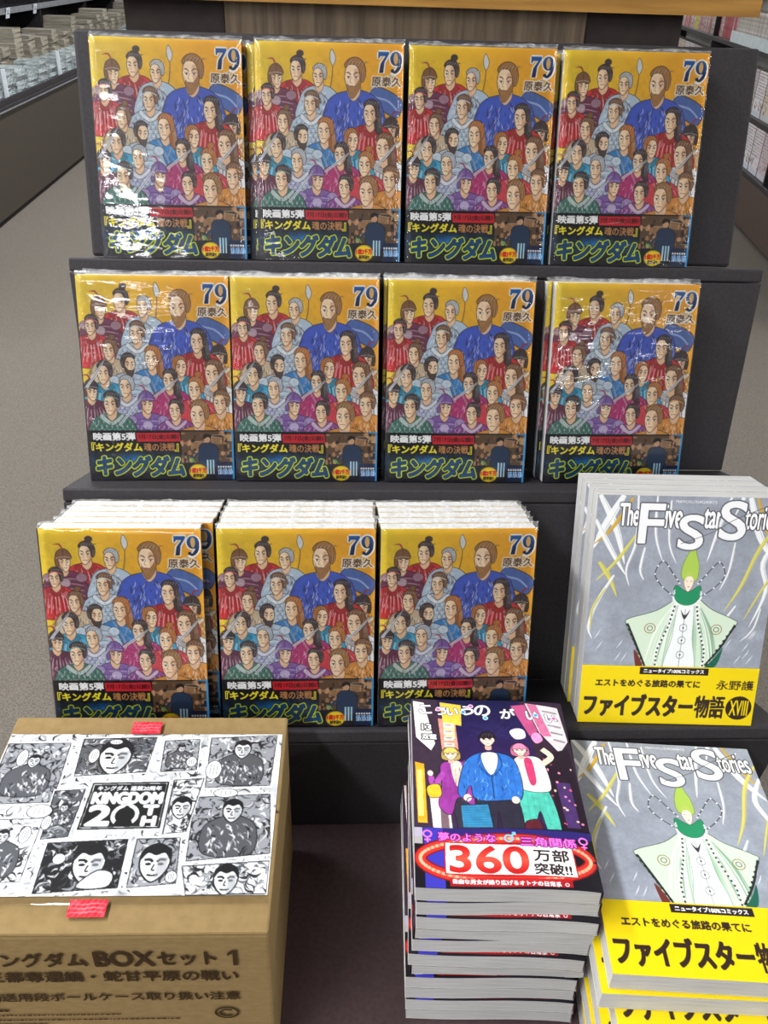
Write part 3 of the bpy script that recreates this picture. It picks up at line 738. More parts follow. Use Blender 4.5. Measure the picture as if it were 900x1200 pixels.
def comic_pile(x, tier_i, r, n, tier, place, group, dx=0.0):
    s0, t0 = TIERS[tier_i][:2]; pitch = T1+0.0015
    for k in range(n):
        j = (crng.uniform(-.0012, .0012) if k else 0)+dx*(1 if k else 0)
        y, z = lean(s0+k*pitch, t0+0.0002)
        lab = ('front gold crowd-covered comic in film, %s on the %s tier' % (place, tier) if k == 0 else
               '%s gold comic from the front, %s, %s tier' % (ORD[k], place, tier))
        place_comic(x+j, y, z, r, TH, lab, group)
R1, R2, R3 = 'gold comics on the top tier', 'gold comics on the middle tier', 'gold comics on the bottom tier'
P4 = ['leftmost pile', 'second pile from the left', 'third pile from the left', 'rightmost pile']
for i, (x, r, n, dx) in enumerate([(-0.175, .025, 2, .003), (-0.0355, -.0225, 2, -.007), (0.0977, -.0105, 2, .001), (0.2328, -.0178, 2, -.004)]):
    comic_pile(x, 2, r, n, 'top', P4[i], R1, dx)
for i, (x, r, n, dx) in enumerate([(-0.1859, .0425, 2, .001), (-0.0556, .0105, 3, .0), (0.0802, -.0065, 3, -.003), (0.2266, .0125, 2, -.004)]):
    comic_pile(x, 1, r, n, 'middle', P4[i], R2, dx)
P3 = ['left pile', 'middle pile', 'right pile']
for i, (x, r, n, dx) in enumerate([(-0.2001, -.0034, 5, .008), (-0.060, .0089, 5, .001), (0.0725, .0272, 5, -.001)]):
    comic_pile(x, 0, r, n, 'bottom', P3[i], R3, dx)
#@@PART3
# ------------------------------------------------------------------ the large yellow-banded books
def robe_art():
    """grey washed sheet with ribbon streaks and an anonymous robed figure; masthead lettering on top"""
    W_, H_ = 157.0, 160.0
    cv = Canvas(W_, H_, 0.42, rgb(150, 156, 168)); rng = np.random.RandomState(11)
    n = smooth_noise(cv.ny, cv.nx, 30, rng); n2 = smooth_noise(cv.ny, cv.nx, 5, rng)
    cv.img *= (1+.10*n+.05*n2)[..., None]
    wh, ye, go, pg = rgb(238, 240, 240), rgb(216, 206, 96), rgb(212, 164, 40), rgb(208, 226, 204)
    # ribbons falling from both top corners
    rib = [([(2, 0), (18, 30), (28, 62)], wh, 6), ([(22, 0), (8, 28), (0, 48)], wh, 7), ([(30, 2), (14, 30), (0, 44)], go, 3.2), ([(0, 22), (16, 50), (30, 72)], wh, 4.5),
           ([(36, 34), (20, 60), (4, 78)], ye, 3.2), ([(6, 60), (16, 74), (24, 92)], ye, 4.2), ([(20, 72), (8, 96), (2, 120), (6, 132)], wh, 3.2), ([(14, 84), (4, 104), (4, 124)], ye, 2.2),
           ([(34, 0), (36, 40), (30, 66), (34, 82)], wh, 2.6), ([(44, 46), (42, 66), (46, 76)], wh, 2.6), ([(50, 0), (52, 34), (60, 58)], wh, 2.6), ([(62, 4), (64, 40), (72, 60)], wh, 2.2),
           ([(112, 0), (104, 30), (98, 58)], wh, 3.2), ([(122, 0), (116, 18)], wh, 6), ([(128, 0), (140, 34), (157, 58)], wh, 6.5), ([(134, 0), (146, 30), (157, 44)], go, 3.0), ([(157, 20), (142, 44), (130, 80), (118, 104)], ye, 3.6),
           ([(157, 34), (146, 58), (152, 84), (142, 118)], wh, 4.4), ([(157, 66), (148, 84), (136, 112)], ye, 2.4), ([(120, 40), (118, 66), (112, 84)], wh, 2.2), ([(150, 100), (146, 120), (136, 132)], wh, 1.8), ([(128, 98), (120, 112), (116, 118)], wh, 2.4)]
    for p, c, w_ in rib:
        cv.stroke(p, (w_*.6, w_, w_*.8, .3), c, .95); cv.stroke([(x+w_*.28, y) for x, y in p], (.2, .5, .1), rgb(120, 126, 140), .6)
    for k in range(26):
        x, y = rng.uniform(8, 150), rng.uniform(128, 158); cv.stroke([(x, y), (x+3, y-5), (x+5, y-9)], (.2, .9, .1), wh, .8)
    # robe: bell mantle, inner panels, hem trim
    cv.blob([(78, 92), (60, 104), (37, 112), (35, 118), (46, 140), (56, 161), (104, 161), (120, 136), (131, 116), (128, 111), (108, 102), (94, 92)], pg, 1, rgb(70, 84, 76), .6)
    for k in range(40):
        a = rng.uniform(-1, 1); x0 = 85+a*14
        cv.stroke([(x0, 100), (85+a*28, 125), (85+a*36, 158)], (.3, rng.uniform(1.0, 3.0), .5), [rgb(238, 244, 234), rgb(160, 196, 164), rgb(120, 160, 130)][k % 3], .7)
    cv.stroke([(36, 117), (46, 138), (56, 160)], 1.8, rgb(34, 40, 40)); cv.stroke([(130, 116), (120, 138), (108, 156)], 1.8, rgb(34, 40, 40))
    cv.blob([(44, 142), (50, 150), (54, 161), (48, 161)], rgb(110, 50, 44)); cv.blob([(122, 138), (116, 148), (106, 161), (118, 156)], rgb(30, 96, 78))
    cv.blob([(79, 96), (76, 130), (72, 161), (98, 161), (94, 130), (91, 96)], rgb(236, 240, 240), 1, rgb(150, 160, 160), .5)
    cv.stroke([(85, 102), (85, 158)], .5, rgb(120, 124, 130)); cv.blob([(81, 103), (85, 108), (89, 103), (85, 112)], rgb(52, 54, 58))
    for yy in (120, 132, 146): cv.ring(85, yy, 3.2, 3.6, .5, rgb(110, 112, 116)); cv.ell(85, yy, .8, .8, rgb(40, 40, 44))
    for sx, fx in ((-1, 56), (1, 114)):
        cv.ring(fx, 121, 4.6, 4.6, .7, rgb(150, 120, 70)); cv.ring(fx, 121, 2.2, 2.2, .6, rgb(96, 66, 46))
        cv.stroke([(85+sx*9, 94), (85+sx*13, 118), (85+sx*21, 142), (85+sx*20, 160)], 2.0, rgb(245, 246, 244)); 
        for t in range(16):
            y = 96+t*4; x = 85+sx*(9+4*min(1, (t*4)/22)+8*max(0, min(1, (t*4-22)/24)))
            cv.ell(x, y, .9, 1.1, rgb(52, 52, 58))
        # beaded arcs sweeping out from the collar
        arc = [(85+sx*9, 92), (85+sx*22, 82), (85+sx*30, 70), (85+sx*24, 58), (85+sx*14, 70), (85+sx*8, 78)]
        cv.stroke(arc, .8, rgb(50, 52, 60), taper=False)
        for q in curve(arc, False, 4)[::2]: cv.ell(q[0], q[1], .75, .75, wh)
    # hood, collar and a plain face
    cv.blob([(79, 74), (78, 62), (82, 50), (86, 42), (89, 52), (92, 62), (91, 75)], rgb(168, 198, 84), 1, rgb(96, 120, 60), .4)
    cv.blob([(74, 80), (74, 92), (82, 99), (90, 98), (96, 90), (95, 80), (85, 86)], rgb(36, 140, 96), 1, rgb(24, 84, 60), .5)
    cv.ring(85, 88, 12.4, 11.6, 1.6, rgb(238, 242, 240), 1, .2, math.pi-.2)
    cv.blob([(81.4, 72), (81, 79), (85, 86), (88.8, 79), (88.4, 72), (85, 69)], rgb(244, 226, 206), 1, rgb(120, 96, 80), .35)
    cv.blob([(80.6, 76), (82, 69), (85, 67), (88.6, 69), (89.4, 76), (87, 72), (83, 72)], rgb(176, 200, 92))
    cv.stroke([(82.2, 76), (84, 76)], .5, rgb(60, 50, 46)); cv.stroke([(86, 76), (87.8, 76)], .5, rgb(60, 50, 46)); cv.stroke([(84.2, 81.4), (85.8, 81.4)], .5, rgb(170, 60, 60))
    for k in range(60):      # pale fur around collar and down the front edges
        t = rng.uniform(0, 1); sx = -1 if k % 2 else 1
        x, y = 85+sx*(11-t*1+t*t*4), 84+t*34
        cv.stroke([(x, y), (x+sx*rng.uniform(.5, 2.5), y+rng.uniform(1, 3.4))], (.9, .2), wh, .9)
    for sx in (-1, 1):
        for k in range(9): cv.ell((36+k*2.2) if sx < 0 else (129.5-k*2.5), 118+k*4.6, 1.2, 1.2, rgb(34, 40, 40))
    # masthead
    dk, dk2 = rgb(58, 58, 66), rgb(120, 124, 134)
    cv.text("MAMORU NAGANO'S", 66, 3.4, 34, 2.6, wh, .12)
    my = lambda y: y*.88-2.2
    for t, x, y, w_, h_, b in (('The', 20, 10.5, 16, 22.5, .42), ('ive', 58.4, 11, 14.2, 23.5, .42), ('tar', 91.2, 14.5, 14.8, 19.5, .42), ('tories', 125.6, 12, 27.4, 22.5, .4)):
        cv.text(t, x, my(y), w_, h_*.88, (1, 1, 1), b, ((.9, dk),))
    for t, x, y, w_, h_, b in (('F', 37.6, 11, 19.5, 39, .95), ('S', 71.6, 21.5, 20, 34, .95), ('S', 105.4, 7, 21, 38, .95)):
        cv.text(t, x, my(y), w_, h_*.88, rgb(240, 240, 242), b, ((1.3, dk2), (.75, dk)))
    cv.stroke([(74, 42), (100, 31), (118, 19), (146, 6)], .45, dk); cv.ell(145, 6.4, 1.3, 1.3, wh); cv.ring(145, 6.4, 1.3, 1.3, .4, dk)
    return cv
def yellow_band():
    cv = Canvas(157.4, 57.8, 0.36, rgb(234, 206, 12)); b = rgb(48, 34, 26)
    cv.poly([(51.5, 1.0), (112.5, 1.0), (112.5, 8.0), (51.5, 8.0)], rgb(40, 30, 30))
    cv.text('ニュータイプ100%コミックス', 55, 2.5, 53.5, 4.0, (1, 1, 1), .2)
    cv.text('エストをめぐる旅路の果てに', 13.4, 13.6, 93, 7.0, b, .36)
    cv.text('永野護', 121.2, 12.6, 33.2, 9.2, b, .2)
    cv.text('ファイブスター', 5.0, 28.8, 97, 21.6, b, 1.05); cv.text('物語', 104.5, 28.6, 26, 22, b, .62)
    cv.ell(143.8, 40, 11.7, 12.0, b); cv.text('XVIII', 135.8, 32.5, 16.2, 15, rgb(234, 206, 12), .35)
    cv.text('XVIII', 135.8, 32.5, 16.2, 15, rgb(234, 206, 12), .1)
    return cv
W2, H2, T2 = 0.152, 0.2082, 0.0170
def make_large():
    art = robe_art(); full = Canvas(157.0, 215.0, 0.42, rgb(236, 238, 238))
    h = min(art.ny, full.ny); full.img[:h, :art.nx] = art.img[:h]
    # the sheet under the band needs no detail: keep the printed area and one tall row below it
    jm = painted_mesh('jacket', [
        (art, lambda x, y: (x/157.0*W2, np.zeros_like(x), H2-y*0.001*H2/0.215)),
        (Canvas(157, 55, 12, rgb(224, 228, 226)), lambda x, y: (x/157.0*W2, np.zeros_like(x), (H2-0.16*H2/0.215)*(1-y/55))),
        (Canvas(16, 215, 4, rgb(206, 210, 212)), lambda x, y: (np.full_like(x, W2), x/16*T2, H2-y/215*H2)),
        (Canvas(157, 215, 12, rgb(206, 212, 214)), lambda x, y: (W2-x/157*W2, np.full_like(x, T2), H2-y/215*H2))], M['print'])
    sp = Canvas(16, 57.8, 1, rgb(236, 208, 16)); sp.rect(5, 6, 6, 34, rgb(60, 44, 30))
    bm_ = band_mesh('paper_band', yellow_band(), sp, Canvas(157, 57.8, 8, rgb(238, 210, 14)), W2, 0.0555, T2, 0.0003, M['print'])
    pm = block_mesh('page_block', W2, H2, T2, M['pages_grey'])
    t = empty('large_comic')
    for n, m in (('jacket', jm), ('page_block', pm), ('paper_band', bm_)): link(bpy.data.objects.new(n, m), t)
    return t
large = make_large()
def place(o, first, loc, rot, label, group, mode='ZYX'):
    r = o if first else dup(o, loc, rot)
    r.location = loc; r.rotation_mode = mode; r.rotation_euler = rot
    return tag(r, label, 'book', group)
lrng = np.random.RandomState(4)
GL = 'yellow-banded comics leaning on the bottom tier'
def local(r, lx, ly):      # offset in a frame turned by r
    return lx*math.cos(r)-ly*math.sin(r), lx*math.sin(r)+ly*math.cos(r)
for k in range(4):
    y_, z_ = lean(0.0048+k*(T2+0.0008), 0.0002)
    place(large, k == 0, (0.2487+(lrng.uniform(-.0012, .0012) if k else 0), y_, z_), (-TH, 0, -0.0618),
          'front yellow-banded comic with robed figure, upright at the right of the bottom tier' if k == 0 else
          '%s yellow-banded comic from the front, upright on the bottom tier' % ORD[k], GL)
GF = 'yellow-banded comics lying on the table'
FLAT = math.pi/2
def flat_pile(proto, used, x, y, ztop, r, n, T, W, H, pitch, rng, labels, group, spread, flips=()):
    for k in range(n):
        rr = r+(rng.uniform(-.02, .02) if k else 0); jx, jy = (rng.uniform(-spread, spread), rng.uniform(-spread, spread)) if k else (0, 0)
        jx, jy = (spread_fix[k] if k < len(spread_fix) else (jx, jy)) if k else (0, 0)
        dx, dy = local(r, jx, jy); z = ztop-k*pitch
        if k in flips:
            ex, ey = local(rr, W, H)
            place(proto, (k == 0) and not used, (x+dx+ex, y+dy+ey, z), (-FLAT, 0, rr+math.pi), labels[k], group, 'XYZ')
        else: place(proto, (k == 0) and not used, (x+dx, y+dy, z), (-FLAT, 0, rr), labels[k], group, 'XYZ')
spread_fix = [(0, 0), (-.005, -.0035), (.007, -.0165), (.0, -.014), (-.002, -.017), (.002, -.012), (0, -.015)]
nF = 7; pF = (-0.0056-TZ-0.0012)/nF
flat_pile(large, True, 0.2219, -0.2198, -0.0056, -0.0842, nF, T2, W2, H2, pF, lrng,
          ['top yellow-banded comic with robed figure, lying flat on the table', 'second yellow-banded comic from the top of the flat pile on the table',
           'third yellow-banded comic from the top of the flat pile on the table', 'fourth yellow-banded comic from the top of the flat pile on the table', 'fifth yellow-banded comic from the top of the flat pile on the table', 'sixth yellow-banded comic from the top of the flat pile on the table', 'lowest yellow-banded comic in the flat pile on the table'], GF, .006)

# ------------------------------------------------------------------ the night-street comics lying on the table
def street_art():
    cv = Canvas(128, 182, 0.36, rgb(26, 24, 62)); rng = np.random.RandomState(8)
    X, Y = np.meshgrid(cv.X, cv.Y)
    t = np.clip(Y/110, 0, 1)[..., None]; cv.img[:] = np.array(rgb(22, 24, 66))*(1-t)+np.array(rgb(66, 36, 92))*t
    dk = rgb(26, 20, 30)
    # buildings and signs on both sides, receding up the street
    cv.poly([(0, 0), (22, 0), (26, 40), (30, 134), (0, 134)], rgb(58, 44, 60)); cv.poly([(92, 0), (128, 0), (128, 134), (104, 134), (98, 60)], rgb(52, 34, 52))
    cv.poly([(1, 2), (11, 4), (19, 50), (15, 58), (3, 44)], rgb(236, 232, 224)); cv.stroke([(1, 2), (11, 4), (19, 50), (15, 58), (3, 44), (1, 2)], .7, dk, smooth=False)
    cv.poly([(22, 22), (36, 24), (37, 56), (24, 58)], rgb(238, 150, 130)); cv.poly([(24, 3), (42, 6), (41, 30), (26, 26)], rgb(228, 196, 70)); cv.poly([(26, 26), (35, 27), (35, 44), (27, 43)], rgb(250, 236, 160))
    for k in range(4): cv.rect(26, 28+k*7, 8, 4.4, rgb(255, 226, 214)); cv.rect(27.5, 29+k*7, 5, .9, rgb(180, 70, 70))
    cv.poly([(2, 70), (9, 72), (10, 128), (3, 128)], rgb(244, 170, 40)); cv.rect(3.4, 78, 4, 44, rgb(255, 226, 120))
    cv.poly([(12, 96), (26, 92), (28, 132), (14, 132)], rgb(232, 226, 220)); cv.poly([(20, 88), (25, 88), (26, 132), (20, 132)], rgb(120, 96, 104))
    cv.poly([(96, 2), (124, 6), (127, 44), (118, 58), (104, 36)], rgb(222, 212, 212)); cv.poly([(98, 3), (106, 4), (114, 40), (106, 40)], rgb(206, 110, 150)); cv.poly([(84, 6), (96, 4), (104, 34), (96, 40)], rgb(190, 80, 130))
    cv.stroke([(96, 2), (124, 6), (127, 44), (118, 58), (104, 36), (96, 2)], .7, dk, smooth=False)
    for k in range(5): cv.poly([(110+k*1.2, 10+k*8), (122+k*.6, 12+k*8), (122+k*.6, 14+k*8), (110+k*1.2, 12+k*8)], rgb(150, 140, 150))
    cv.poly([(104, 60), (126, 52), (128, 134), (108, 134)], rgb(36, 22, 36)); cv.poly([(110, 88), (121, 88), (122, 130), (112, 130)], rgb(74, 48, 104))
    for k in range(22): cv.ell(rng.uniform(104, 127), rng.uniform(60, 128), rng.uniform(.4, 1.3), rng.uniform(.4, 1.6), rgb(*[(250, 150, 190), (240, 90, 120), (255, 220, 180)][k % 3]), .9)
    cv.blob([(80, 36), (86, 32), (92, 34), (92, 42), (84, 44)], rgb(250, 222, 236)); cv.blob([(97, 40), (103, 36), (106, 44), (100, 48)], rgb(250, 150, 200))
    for k in range(18): cv.stroke([(rng.uniform(44, 84), rng.uniform(20, 50)), (rng.uniform(44, 84), rng.uniform(20, 50))], .25, rgb(70, 80, 150), .5)
    cv.poly([(30, 134), (40, 108), (92, 108), (108, 134)], rgb(50, 30, 70))
    skin, ski2 = rgb(250, 220, 200), rgb(226, 176, 156)
    def face(x, y, s, hair, bob):
        if bob: cv.blob([(x-1.25*s, y+.9*s), (x-1.3*s, y-.4*s), (x-.6*s, y-1.25*s), (x+.6*s, y-1.25*s), (x+1.3*s, y-.4*s), (x+1.25*s, y+.9*s), (x, y+1.2*s)], mixc(hair, dk, .22), 1, dk, .5)
        cv.blob([(x-.3*s, y+.7*s), (x-.35*s, y+1.6*s), (x+.35*s, y+1.6*s), (x+.3*s, y+.7*s)], ski2)
        cv.blob([(x-.85*s, y-.5*s), (x-.8*s, y+.35*s), (x, y+1.1*s), (x+.8*s, y+.35*s), (x+.85*s, y-.5*s), (x, y-1*s)], skin, 1, dk, .4)
        for e in (-1, 1):
            cv.stroke([(x+e*.55*s, y+.12*s), (x+e*.35*s, y-.02*s), (x+e*.14*s, y+.12*s)], .5, dk); cv.ell(x+e*.58*s, y+.4*s, .17*s, .1*s, rgb(246, 150, 140), .7)
        cv.stroke([(x-.22*s, y+.62*s), (x, y+.72*s), (x+.22*s, y+.62*s)], .45, rgb(150, 50, 50))
        cv.blob([(x-1.0*s, y+.1*s), (x-1.02*s, y-.6*s), (x-.4*s, y-1.3*s), (x+.5*s, y-1.28*s), (x+1.04*s, y-.55*s), (x+1.0*s, y+.1*s), (x+.7*s, y-.35*s), (x+.3*s, y-.1*s), (x-.1*s, y-.3*s), (x-.45*s, y-.05*s), (x-.75*s, y-.3*s)], hair, 1, dk, .5)
        for k in range(4): cv.stroke([(x-.6*s+k*.4*s, y-.3*s), (x-.45*s+k*.35*s, y-.8*s), (x-.1*s+k*.15*s, y-1.1*s)], (.1, .5, .1), mixc(hair, (1, 1, 1), .35), .7)
    # left companion: violet coat, dark trousers, small yellow bag
    cv.blob([(24, 96), (44, 94), (50, 112), (52, 136), (34, 136), (30, 116)], rgb(52, 48, 62), 1, dk, .5)
    cv.blob([(22, 72), (34, 68), (46, 72), (50, 96), (46, 112), (34, 104), (28, 120), (19, 112), (22, 92)], rgb(150, 58, 150), 1, dk, .5)
    cv.blob([(30, 70), (38, 70), (39, 90), (33, 92)], rgb(232, 206, 190)); cv.stroke([(24, 80), (16, 92), (14, 84)], 4.4, rgb(170, 74, 170)); cv.ell(13.6, 81, 2.2, 2.8, skin)
    cv.blob([(11, 94), (20, 92), (21, 103), (12, 104)], rgb(232, 190, 50), 1, dk, .5)
    for k in range(6): cv.stroke([(25+k*4, 76), (24+k*4.4, 104)], (.2, 1.3, .2), rgb(96, 28, 100), .85)
    # right companion: pale jacket, teal trousers
    cv.blob([(82, 96), (100, 94), (106, 110), (107, 136), (98, 136), (94, 116), (88, 132), (80, 130)], rgb(80, 190, 170), 1, dk, .5)
    for k in range(5): cv.stroke([(86+k*4, 100), (86+k*4.6, 128)], (.2, 1.3, .2), rgb(36, 126, 118), .85)
    cv.blob([(80, 66), (90, 62), (102, 66), (106, 92), (100, 98), (84, 96), (78, 84)], rgb(240, 236, 226), 1, dk, .5)
    cv.stroke([(102, 70), (110, 62), (104, 54)], 5, rgb(232, 222, 196)); cv.blob([(88, 66), (94, 66), (95, 88), (90, 90)], rgb(206, 60, 110))
    cv.stroke([(84, 78), (74, 82), (70, 78)], 4.6, rgb(240, 236, 226)); cv.blob([(82, 126), (92, 124), (93, 134), (82, 136)], rgb(90, 30, 44), 1, dk, .5)
    # the figure in the middle: blue jacket, dark trousers, blue paper bag
    cv.blob([(48, 100), (76, 100), (80, 136), (66, 136), (63, 116), (60, 136), (50, 136)], rgb(44, 42, 58), 1, dk, .5)
    cv.blob([(43, 66), (54, 59), (68, 59), (80, 66), (84, 88), (82, 104), (76, 106), (48, 106), (44, 92), (38, 104), (34, 98), (38, 78)], rgb(48, 112, 196), 1, dk, .6)
    cv.blob([(55, 60), (67, 60), (66, 74), (61, 82), (56, 74)], rgb(226, 232, 240), 1, dk, .4)
    cv.stroke([(61, 82), (61, 105)], .5, dk); cv.stroke([(54, 60), (52, 72), (60, 84)], 1.4, rgb(28, 76, 150)); cv.stroke([(68, 60), (70, 72), (62, 84)], 1.4, rgb(28, 76, 150))
    for k in range(8): cv.stroke([(43+k*5, 72), (42+k*5.2, 102)], (.2, 1.5, .2), rgb(22, 60, 128) if k % 2 else rgb(120, 180, 240), .8)
    cv.ell(41, 104, 3, 3.4, skin); cv.ell(77, 106, 3, 3.4, skin)
    cv.stroke([(38, 112), (42, 104), (50, 106), (54, 112)], .8, rgb(30, 60, 90)); cv.poly([(35.5, 111), (56, 110), (58, 131), (36, 131)], rgb(52, 132, 176)); cv.stroke([(35.5, 111), (56, 110), (58, 131)], .6, dk, smooth=False)
    for k in range(8): cv.stroke([(36.5, 113.5+k*2.2), (57, 113+k*2.2)], .35, rgb(32, 96, 140), .8)
    for k in range(40):      # folds and creases
        x, y = rng.uniform(36, 84), rng.uniform(66, 104); cv.stroke([(x, y), (x+rng.uniform(-2, 2), y+2.5), (x+rng.uniform(-3, 3), y+5)], (.1, .7, .1), rgb(20, 56, 120) if k % 2 else rgb(140, 194, 244), .75)
    for k in range(16):
        x, y = rng.uniform(22, 46), rng.uniform(74, 104); cv.stroke([(x, y), (x+rng.uniform(-2, 2), y+5)], (.1, .8, .1), rgb(96, 24, 100) if k % 2 else rgb(200, 110, 200), .7)
        x, y = rng.uniform(82, 104), rng.uniform(68, 94); cv.stroke([(x, y), (x+rng.uniform(-2, 2), y+5)], (.1, .7, .1), rgb(150, 140, 130), .7)
        x, y = rng.uniform(84, 106), rng.uniform(100, 130); cv.stroke([(x, y), (x+rng.uniform(-2, 2), y+5)], (.1, .8, .1), rgb(30, 116, 108) if k % 2 else rgb(150, 230, 214), .7)
    cv.noise(.12, 4, rng, 0, 22)
    face(30.5, 61, 5.6, rgb(226, 196, 96), True); face(86, 56, 5.6, rgb(238, 130, 168), True); face(61, 45, 6.6, rgb(34, 28, 36), False)
    # title and small lines
    wt = (1, 1, 1)
    for ch, x, y, s in (('こ', 12, 12, 10), ('う', 25, 13.5, 9), ('い', 34.5, 14, 9), ('う', 47, 12.5, 10.5), ('の', 59.5, 12.5, 13), ('が', 80.5, 15.5, 12), ('い', 101, 17, 10), ('い', 116.5, 19.5, 9)):
        cv.text(ch, x-s/2, y-s/2, s, s*.95, wt, .42, ((.5, rgb(40, 30, 60)),))
    for x, y, c in ((22.6, 11.3, rgb(240, 90, 170)), (43.4, 14.1, rgb(60, 150, 230)), (50.2, 7.2, rgb(240, 90, 170)), (61.6, 20.7, rgb(60, 170, 230)), (104, 16.2, rgb(60, 160, 230)), (119, 18.8, rgb(240, 90, 170))):
        cv.ell(x, y, 2.2, 2.2, wt); cv.ell(x, y, 1.7, 1.7, c)
    cv.text('13', 8.4, 29, 7.4, 6.4, wt, .4, ((.9, dk),)); cv.text('双龍', 8.2, 40, 11.8, 5.4, wt, .34, ((.9, dk),))
    return cv
def neon_band():
    cv = Canvas(128.5, 49.5, 0.32, rgb(22, 20, 28)); rng = np.random.RandomState(2)
    cv.poly([(0, 0), (60, 0), (128.5, 1.5), (128.5, 8), (0, 8)], rgb(44, 36, 110)); cv.rect(7, 0, 14, 49.5, rgb(60, 56, 176))
    cv.rect(0, 0, 6, 14, rgb(236, 230, 226), .7)
    # red glowing ring around a white plate
    for r_, c in ((9.5, rgb(120, 20, 24)), (7.5, rgb(206, 48, 40)), (2.6, rgb(240, 110, 90))): cv.ring(64, 26, 60, 17.5, r_, c)
    for a in np.linspace(0, 2*math.pi, 64): cv.ell(64+60*math.cos(a), 26+17.5*math.sin(a), 1.3, 1.3, rgb(255, 190, 150), .85)
    cv.poly([(21.2, 11.6), (112.6, 14.4), (113.4, 40.4), (20.6, 38.4)], rgb(190, 28, 30)); cv.poly([(22.2, 12.6), (111.7, 15.3), (112.4, 39.3), (21.7, 37.4)], (1, 1, 1))
    sl = lambda a, b: (a, b+(a-22)*.026)
    def red(x, y):
        t = np.abs(np.clip((y-15)/22, 0, 1)*2-1)[..., None]; return np.array(rgb(186, 22, 26))*t+np.array(rgb(226, 84, 66))*(1-t)
    cv.text('360', 25, 14.6, 54.5, 21.4, red, .9, (), 0, sl)
    cv.text('万部', 84, 15.8, 24.5, 9.6, rgb(40, 26, 26), .34, (), 0, sl); cv.text('突破!!', 83.4, 27.2, 25.6, 8.8, rgb(40, 26, 26), .34, (), 0, sl)
    cv.rect(24, 41.2, 84, 6.4, rgb(176, 26, 34), .9)
    cv.text('自由な男女が繰り広げるオトナの日常系', 26, 41.6, 74, 3.7, (1, 1, 1), .2, (), 0, sl); cv.ell(104, 45.6, 1.5, 1.4, (1, 1, 1)); cv.ell(104, 45.6, 1.0, .9, rgb(200, 40, 50))
    pk = rgb(248, 120, 220)
    cv.text('夢のような', 17.5, 3.8, 41, 7.0, pk, .3, ((.75, rgb(110, 20, 110)),), 0, sl); cv.text('三角関係', 76, 5.6, 40, 7.6, pk, .3, ((.75, rgb(110, 20, 110)),), 0, sl)
    for x, y, c, k in ((9.6, 5.4, pk, 'f'), (68, 8.4, rgb(110, 200, 250), 'm'), (121.5, 9.0, pk, 'f')):
        cv.ring(x, y, 2.9, 2.7, 1.3, c)
        if k == 'f': cv.stroke([(x, y+2.8), (x, y+7.2)], 1.2, c); cv.stroke([(x-2.2, y+5), (x+2.2, y+5)], 1.2, c)
        else: cv.stroke([(x+2, y-2), (x+5, y-5)], 1.2, c); cv.stroke([(x+2.6, y-5), (x+5, y-5), (x+5, y-2.6)], 1.2, c, smooth=False)
    return cv
W3, H3, T3 = 0.128, 0.1798, 0.0138
def make_street():
    jm = jacket_mesh('jacket', street_art(), pattern_strip(14, 180, 2, rgb(60, 40, 56), [(120, 40, 50), (40, 30, 50), (200, 180, 170)], np.random.RandomState(1), 40, 1, 4), Canvas(128, 180, 12, rgb(210, 206, 200)), W3, H3, T3, M['print'])
    sp = pattern_strip(14, 49, 1, rgb(120, 26, 34), [(60, 20, 30), (190, 50, 50), (40, 30, 60)], np.random.RandomState(2), 26, 1, 3)
    bm_ = band_mesh('paper_band', neon_band(), sp, Canvas(128, 49, 10, rgb(60, 30, 40)), W3, 0.049, T3, 0.0003, M['print'])
    pm = block_mesh('page_block', W3, H3, T3, M['pages_dull'])
    # paperbacks bow a little across their width: bend the three meshes together
    for m in (jm, bm_, pm):
        n = len(m.vertices); co = np.empty(n*3, np.float32); m.vertices.foreach_get('co', co); co = co.reshape(-1, 3)
        x, z = co[:, 0]/W3, co[:, 2]/H3
        co[:, 1] += 0.0011*np.sin(x*math.pi*2+.3)*(1-.6*z)+0.0012*np.clip((x-.85)/.15, 0, 1)**2
        m.vertices.foreach_set('co', co.ravel()); m.update()
    t = empty('paperback_comic')
    for n, m in (('jacket', jm), ('page_block', pm), ('paper_band', bm_)): link(bpy.data.objects.new(n, m), t)
    return t
street = make_street()
nS = 11; pS = (0.030-TZ-0.002)/nS
spread_fix = [(0, 0), (.0015, -.0012), (.002, -.0026), (.001, -.0006), (.0006, -.0012), (-.0016, -.0032), (.0006, -.0016), (-.0024, -.0036), (-.002, -.0030), (-.001, -.004), (0, -.003)]
flat_pile(street, False, 0.0914, -0.1772, 0.030, -0.0485, nS, T3, W3, H3, pS, lrng,
          ['top night-street comic with three figures, lying on the pile on the table']+
          ['%s night-street comic from the top of the flat pile on the table' % w_ for w_ in ('second', 'third', 'fourth', 'fifth', 'sixth', 'seventh', 'eighth', 'ninth', 'tenth')]+['lowest night-street comic in the flat pile on the table'],
          'night-street comics lying on the table', .003, (3, 6))

